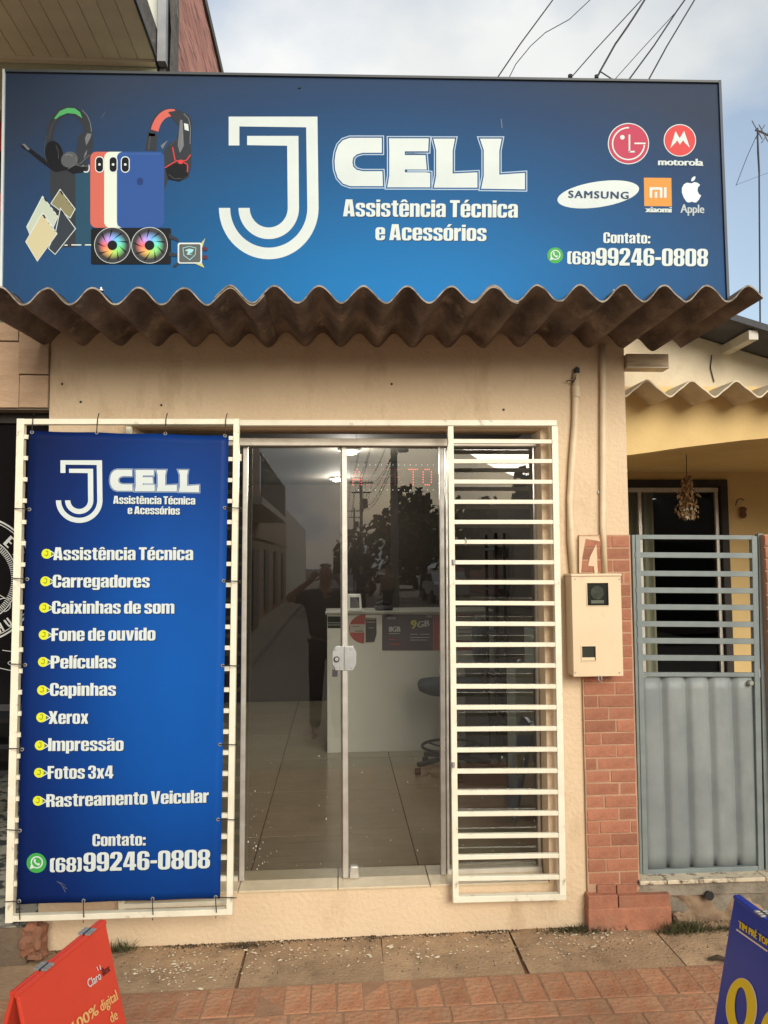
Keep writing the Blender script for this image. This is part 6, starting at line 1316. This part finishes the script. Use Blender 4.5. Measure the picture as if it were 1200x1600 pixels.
def pole(x,y,h,lab):
    t = thing('utility_pole',(x,y,0),lab,'utility pole'); q = MB(); q.tube([(x,y,-.1),(x,y,h)],[.17,.11],10); q.build('shaft', mat('concrete_pole',(.26,.25,.22),.9), t)
    q = MB(); q.bar((x-1,y,h-.5),(x+1,y,h-.5),.09,.1); q.bar((x-.8,y,h-1.3),(x+.8,y,h-1.3),.08,.1); q.build('crossarm', M['timber'], t)
    for k in (-.9,-.4,.4,.9): q = MB(); q.lathe((x+k,y,h-.44),[(.03,0),(.05,.05),(.02,.12)],8); q.build('insulator', M['timber'], t)
    q = MB(); q.lathe((x+.35,y,h-2.6),[(.2,0),(.22,.1),(.22,.7),(.15,.78)],12); q.build('transformer', M['metald'], t); return t
pX = (617-527)/1200
pole(2.15,-24.9,8.6,'near utility pole with transformer across the street'); pole(2.0,-60,9,'far utility pole down the street'); pole(2.2,-95,9,'farthest utility pole down the street')
for k,(xo,zo) in enumerate(((-.9,8.1),(-.4,8.1),(.4,8.1),(.9,8.1),(-.6,7.3),(.5,7.3),(.2,6.3),(.2,6.1))):
    q = MB(); pts = []
    for (ya,yb,za,zb__,xa_,xb_) in ((-4,-24.9,7.4+.1*k,zo,2.9+xo*.5,2.15+xo),(-24.9,-60,zo,zo+.3,2.15+xo,2.0+xo),(-60,-95,zo+.3,zo+.3,2.0+xo,2.2+xo)):
        for s_ in range(9):
            t = s_/8; pts.append((xa_+(xb_-xa_)*t, ya+(yb-ya)*t, za+(zb__-za)*t-(.9+.12*k)*4*t*(1-t)*.5))
    q.tube(pts,.018,4); o = q.build('street_cable', cab, None); tag(o,('highest','second','third','fourth','fifth','sixth','lower thick','lowest')[k]+' black cable strung between the street poles','cable','street cables between the poles')
def tree(x,y,r,h,lab,seed):
    t = thing('street_tree',(x,y,0),lab,'tree'); rr = random.Random(seed); q = MB(); q.tube([(x,y,-.1),(x+.1,y,h*.5),(x,y+.1,h*.8)],[.25,.18,.08],8)
    for k in range(6): a_ = k*1.05; q.tube([(x,y,h*.45),(x+math.cos(a_)*r*.4,y+math.sin(a_)*r*.4,h*.75),(x+math.cos(a_)*r*.7,y+math.sin(a_)*r*.7,h*.9)],[.1,.06,.03],5)
    q.build('trunk', M['timber'], t); q = MB()
    cl = [Vector((rr.gauss(0,.5)*r,rr.gauss(0,.5)*r,h+rr.gauss(0,.28)*r)) for _ in range(22)]
    for i in range(3200):
        c_ = rr.choice(cl[:14]); d = Vector((rr.gauss(0,1),rr.gauss(0,1),rr.gauss(0,1))).normalized()*r*.42*rr.random()**.4; p = Vector((x,y,0))+c_+d
        n_ = Vector((rr.gauss(0,1),rr.gauss(0,1),rr.gauss(0,1))).normalized(); a_ = n_.orthogonal().normalized()*rr.uniform(.16,.34); b_ = n_.cross(a_)*.7; q.poly([p-a_,p-b_,p+a_,p+b_])
    q.build('crown', mat('street_foliage',(.04,.065,.022),.7,(.07,.1,.03),3), t, fix=False)
tree(5.0,-41,3.2,3.2,'broad dark green tree across the street',5); tree(9.5,-34,2.8,3.2,'second street tree beside the pink house',8)
def car(x,y,rz,col,lab):
    t = thing('parked_car',(x,y,-.13),lab,'car'); cosr, sinr = math.cos(rz), math.sin(rz)
    def tf(p): return Vector((x+p[0]*cosr-p[1]*sinr, y+p[0]*sinr+p[1]*cosr, -.13+p[2]))
    prof = [(-2.1,.35),(-2.15,.8),(-1.9,.98),(-1.15,1.02),(-.55,1.45),(.9,1.48),(1.6,1.02),(2.1,.92),(2.15,.4)]
    q = MB(); q.prism([tf((.82,a,b)) for a,b in prof], tf((-.82,0,0))-tf((.82,0,0))); q.build('body', mat('car_paint_'+col[0],col[1],.3), t, bevel=.05)
    for s_ in (.825,-.825):
        q = MB(); q.prism([tf((s_,a,b)) for a,b in [(-1.0,1.04),(-.5,1.38),(.85,1.4),(1.4,1.04)]], tf((s_*1.004,0,0))-tf((s_,0,0))); q.build('side_window', M['rubber'], t)
    for e in ((-1.2,-.58,-.04),(.93,1.62,.04)):
        q = MB(); q.poly([tf((-.7,e[0],1.05)),tf((.7,e[0],1.05)),tf((.62,e[1] if e[2]<0 else e[0]+.02,1.42)),tf((-.62,e[1] if e[2]<0 else e[0]+.02,1.42))]); q.build('windscreen', M['rubber'], t, fix=False)
    for a in (-1.35,1.35):
        for s_ in (-.8,.8):
            q = MB(); c_ = tf((s_,a,.32)); ax = Vector((cosr,sinr,0)); q.tube([c_-ax*.1,c_+ax*.1],.32,16); q.build('wheel', M['rubber'], t); q = MB(); q.tube([c_+ax*.11*math.copysign(1,s_)-ax*.01,c_+ax*.12*math.copysign(1,s_)],.18,12); q.build('rim', M['steel'], t)
car(.2,-27,R(3),('silver',(.35,.36,.37)),'silver car parked on the left of the street'); car(5.3,-34,R(-2),('white',(.6,.6,.6)),'white car parked on the right of the street'); car(4.9,-52,R(2),('dark',(.04,.045,.06)),'dark car parked farther down the street')

def person(nm, lab, x, y, rz, shirt, pose, trousers, ph=1.0):
    t = thing('person',(x,y,0),lab,'person'); s = ph
    V = {'pelvis':(0,0,.95),'waist':(0,0,1.1),'chest':(0,0,1.33),'neck':(0,.0,1.5),'headb':(0,.01,1.57),'head':(0,.02,1.66),'top':(0,.01,1.74)}
    V.update(pose)
    def skin(nm2, verts, edges, rad, m_, parent, root):
        me = bpy.data.meshes.new(nm2); c_, s_ = math.cos(rz), math.sin(rz)
        ks = list(verts); pts = [(verts[k][0]*s*c_-verts[k][1]*s*s_, verts[k][0]*s*s_+verts[k][1]*s*c_, verts[k][2]*s) for k in ks]
        me.from_pydata(pts,[(ks.index(a),ks.index(b)) for a,b in edges],[]); o = bpy.data.objects.new(nm2, me); C.objects.link(o); o.parent = parent; me.materials.append(m_)
        md = o.modifiers.new('Skin','SKIN'); md.use_smooth_shade = True
        for i,k in enumerate(ks):
            sv = me.skin_vertices[0].data[i]; r_ = rad[k]; sv.radius = (r_ if not isinstance(r_,tuple) else r_[0], r_ if not isinstance(r_,tuple) else r_[1]); sv.use_root = (k == root)
        sb = o.modifiers.new('Sub','SUBSURF'); sb.levels = 1; sb.render_levels = 1; WL[o.name] = wloc(parent); return o
    E = [('pelvis','waist'),('waist','chest'),('chest','neck'),('neck','headb'),('headb','head'),('head','top')]
    rad = {'pelvis':(.15,.12),'waist':(.14,.11),'chest':(.17,.12),'neck':.055,'headb':.07,'head':(.085,.1),'top':.05}
    for sd in ('l','r'):
        E += [('chest','sh'+sd),('sh'+sd,'el'+sd),('el'+sd,'wr'+sd),('wr'+sd,'palm'+sd),('pelvis','hip'+sd),('hip'+sd,'kn'+sd),('kn'+sd,'an'+sd),('an'+sd,'toe'+sd)]
        rad.update({'sh'+sd:.06,'el'+sd:.042,'wr'+sd:.03,'palm'+sd:(.035,.018),'hip'+sd:.09,'kn'+sd:.06,'an'+sd:.042,'toe'+sd:.035})
    sm = mat('skin_tone',(.36,.19,.12),.6)
    b = skin('body', V, E, rad, sm, t, 'pelvis')
    # clothes: slightly larger shells over trunk and legs
    tv = {k:V[k] for k in ('pelvis','waist','chest','shl','shr')}; tv['sll'] = tuple(Vector(V['shl']).lerp(Vector(V['ell']),.75)); tv['slr'] = tuple(Vector(V['shr']).lerp(Vector(V['elr']),.75))
    skin('shirt', tv, [('pelvis','waist'),('waist','chest'),('chest','shl'),('chest','shr'),('shl','sll'),('shr','slr')], {'pelvis':(.2,.16),'waist':(.19,.16),'chest':(.225,.17),'shl':.09,'shr':.09,'sll':.068,'slr':.068}, shirt, t, 'chest')
    lv = {k:V[k] for k in ('pelvis','hipl','hipr','knl','knr','anl','anr')}
    skin('trousers', lv, [('pelvis','hipl'),('pelvis','hipr'),('hipl','knl'),('hipr','knr'),('knl','anl'),('knr','anr')], {'pelvis':(.165,.13),'hipl':.105,'hipr':.105,'knl':.078,'knr':.078,'anl':.062,'anr':.062}, trousers, t, 'pelvis')
    hv = {'a':tuple(Vector(V['head'])+Vector((0,-.03,.05))),'b':tuple(Vector(V['top'])+Vector((0,-.01,.005)))}
    skin('hair', hv, [('a','b')], {'a':(.092,.10),'b':.07}, M['rubber'], t, 'a')
    for sd in ('l','r'):
        p = Vector(V['palm'+sd]); w_ = Vector(V['wr'+sd]); d = (p-w_).normalized(); side_ = d.cross(Vector((0,1,0.2))).normalized()
        for k in range(5):
            o_f = side_*(.011*(k-2)*1.5); ln = (.05,.07,.078,.072,.058)[k]; d2 = d if k else (d+side_*-.9).normalized()
            fv = {'a':tuple(p+o_f-d*.02),'b':tuple(p+o_f+d2*ln*.55),'c':tuple(p+o_f+d2*ln*.75+Vector((0,.03,-.005)))}
            skin('finger', fv, [('a','b'),('b','c')], {'a':.0095,'b':.0085,'c':.007}, sm, t, 'a')
    return t
blue_s = mat('navy_shirt',(.02,.022,.035),.9); jeans = mat('dark_jeans',(.025,.03,.045),.9)
st_ = {'shl':(-.19,0,1.42),'ell':(-.38,.20,1.40),'wrl':(-.17,.36,1.56),'palml':(-.11,.38,1.62),'shr':(.19,0,1.42),'elr':(.33,.2,1.28),'wrr':(.15,.36,1.56),'palmr':(.10,.38,1.62),'hipl':(-.09,0,.9),'hipr':(.09,0,.9),'knl':(-.10,.02,.5),'knr':(.10,.02,.5),'anl':(-.11,0,.09),'anr':(.11,0,.09),'toel':(-.12,.16,.04),'toer':(.12,.16,.04)}
# standing photographer; the handheld phone sits just behind the lens, both out of view
person('person','person in dark shirt and jeans holding up a phone, reflected in the door glass',-.12,-4.20,0,blue_s,st_,jeans,1.03)
pn = thing('mobile_phone',(0.0,-3.76,1.8),'dark mobile phone held up in both hands of the person','phone'); q = MB(); q.box((-.04,-3.768,1.70),(.04,-3.760,1.86)); q.build('body', M['rubber'], pn, bevel=.002); q = MB(); q.box((-.037,-3.769,1.71),(.037,-3.7682,1.85)); q.build('screen', mat('phone_screen',(.03,.03,.03),.1), pn)
wk = dict(st_); wk.update({'ell':(-.24,.08,1.15),'wrl':(-.24,.22,.95),'palml':(-.24,.26,.88),'elr':(.24,-.06,1.15),'wrr':(.24,.02,.92),'palmr':(.24,.05,.85),'knl':(-.10,.16,.5),'anl':(-.10,.25,.1),'toel':(-.10,.4,.05),'knr':(.10,-.03,.5),'anr':(.10,-.24,.12),'toer':(.10,-.1,.04)})
person('person','person in a dark shirt walking down the far street',.8,-22,R(180),blue_s,wk,jeans,1.0); person('person','person in a tan shirt walking beside a darker one on the street',1.6,-20.5,R(170),mat('tan_shirt',(.3,.2,.12),.9),wk,jeans,.96)
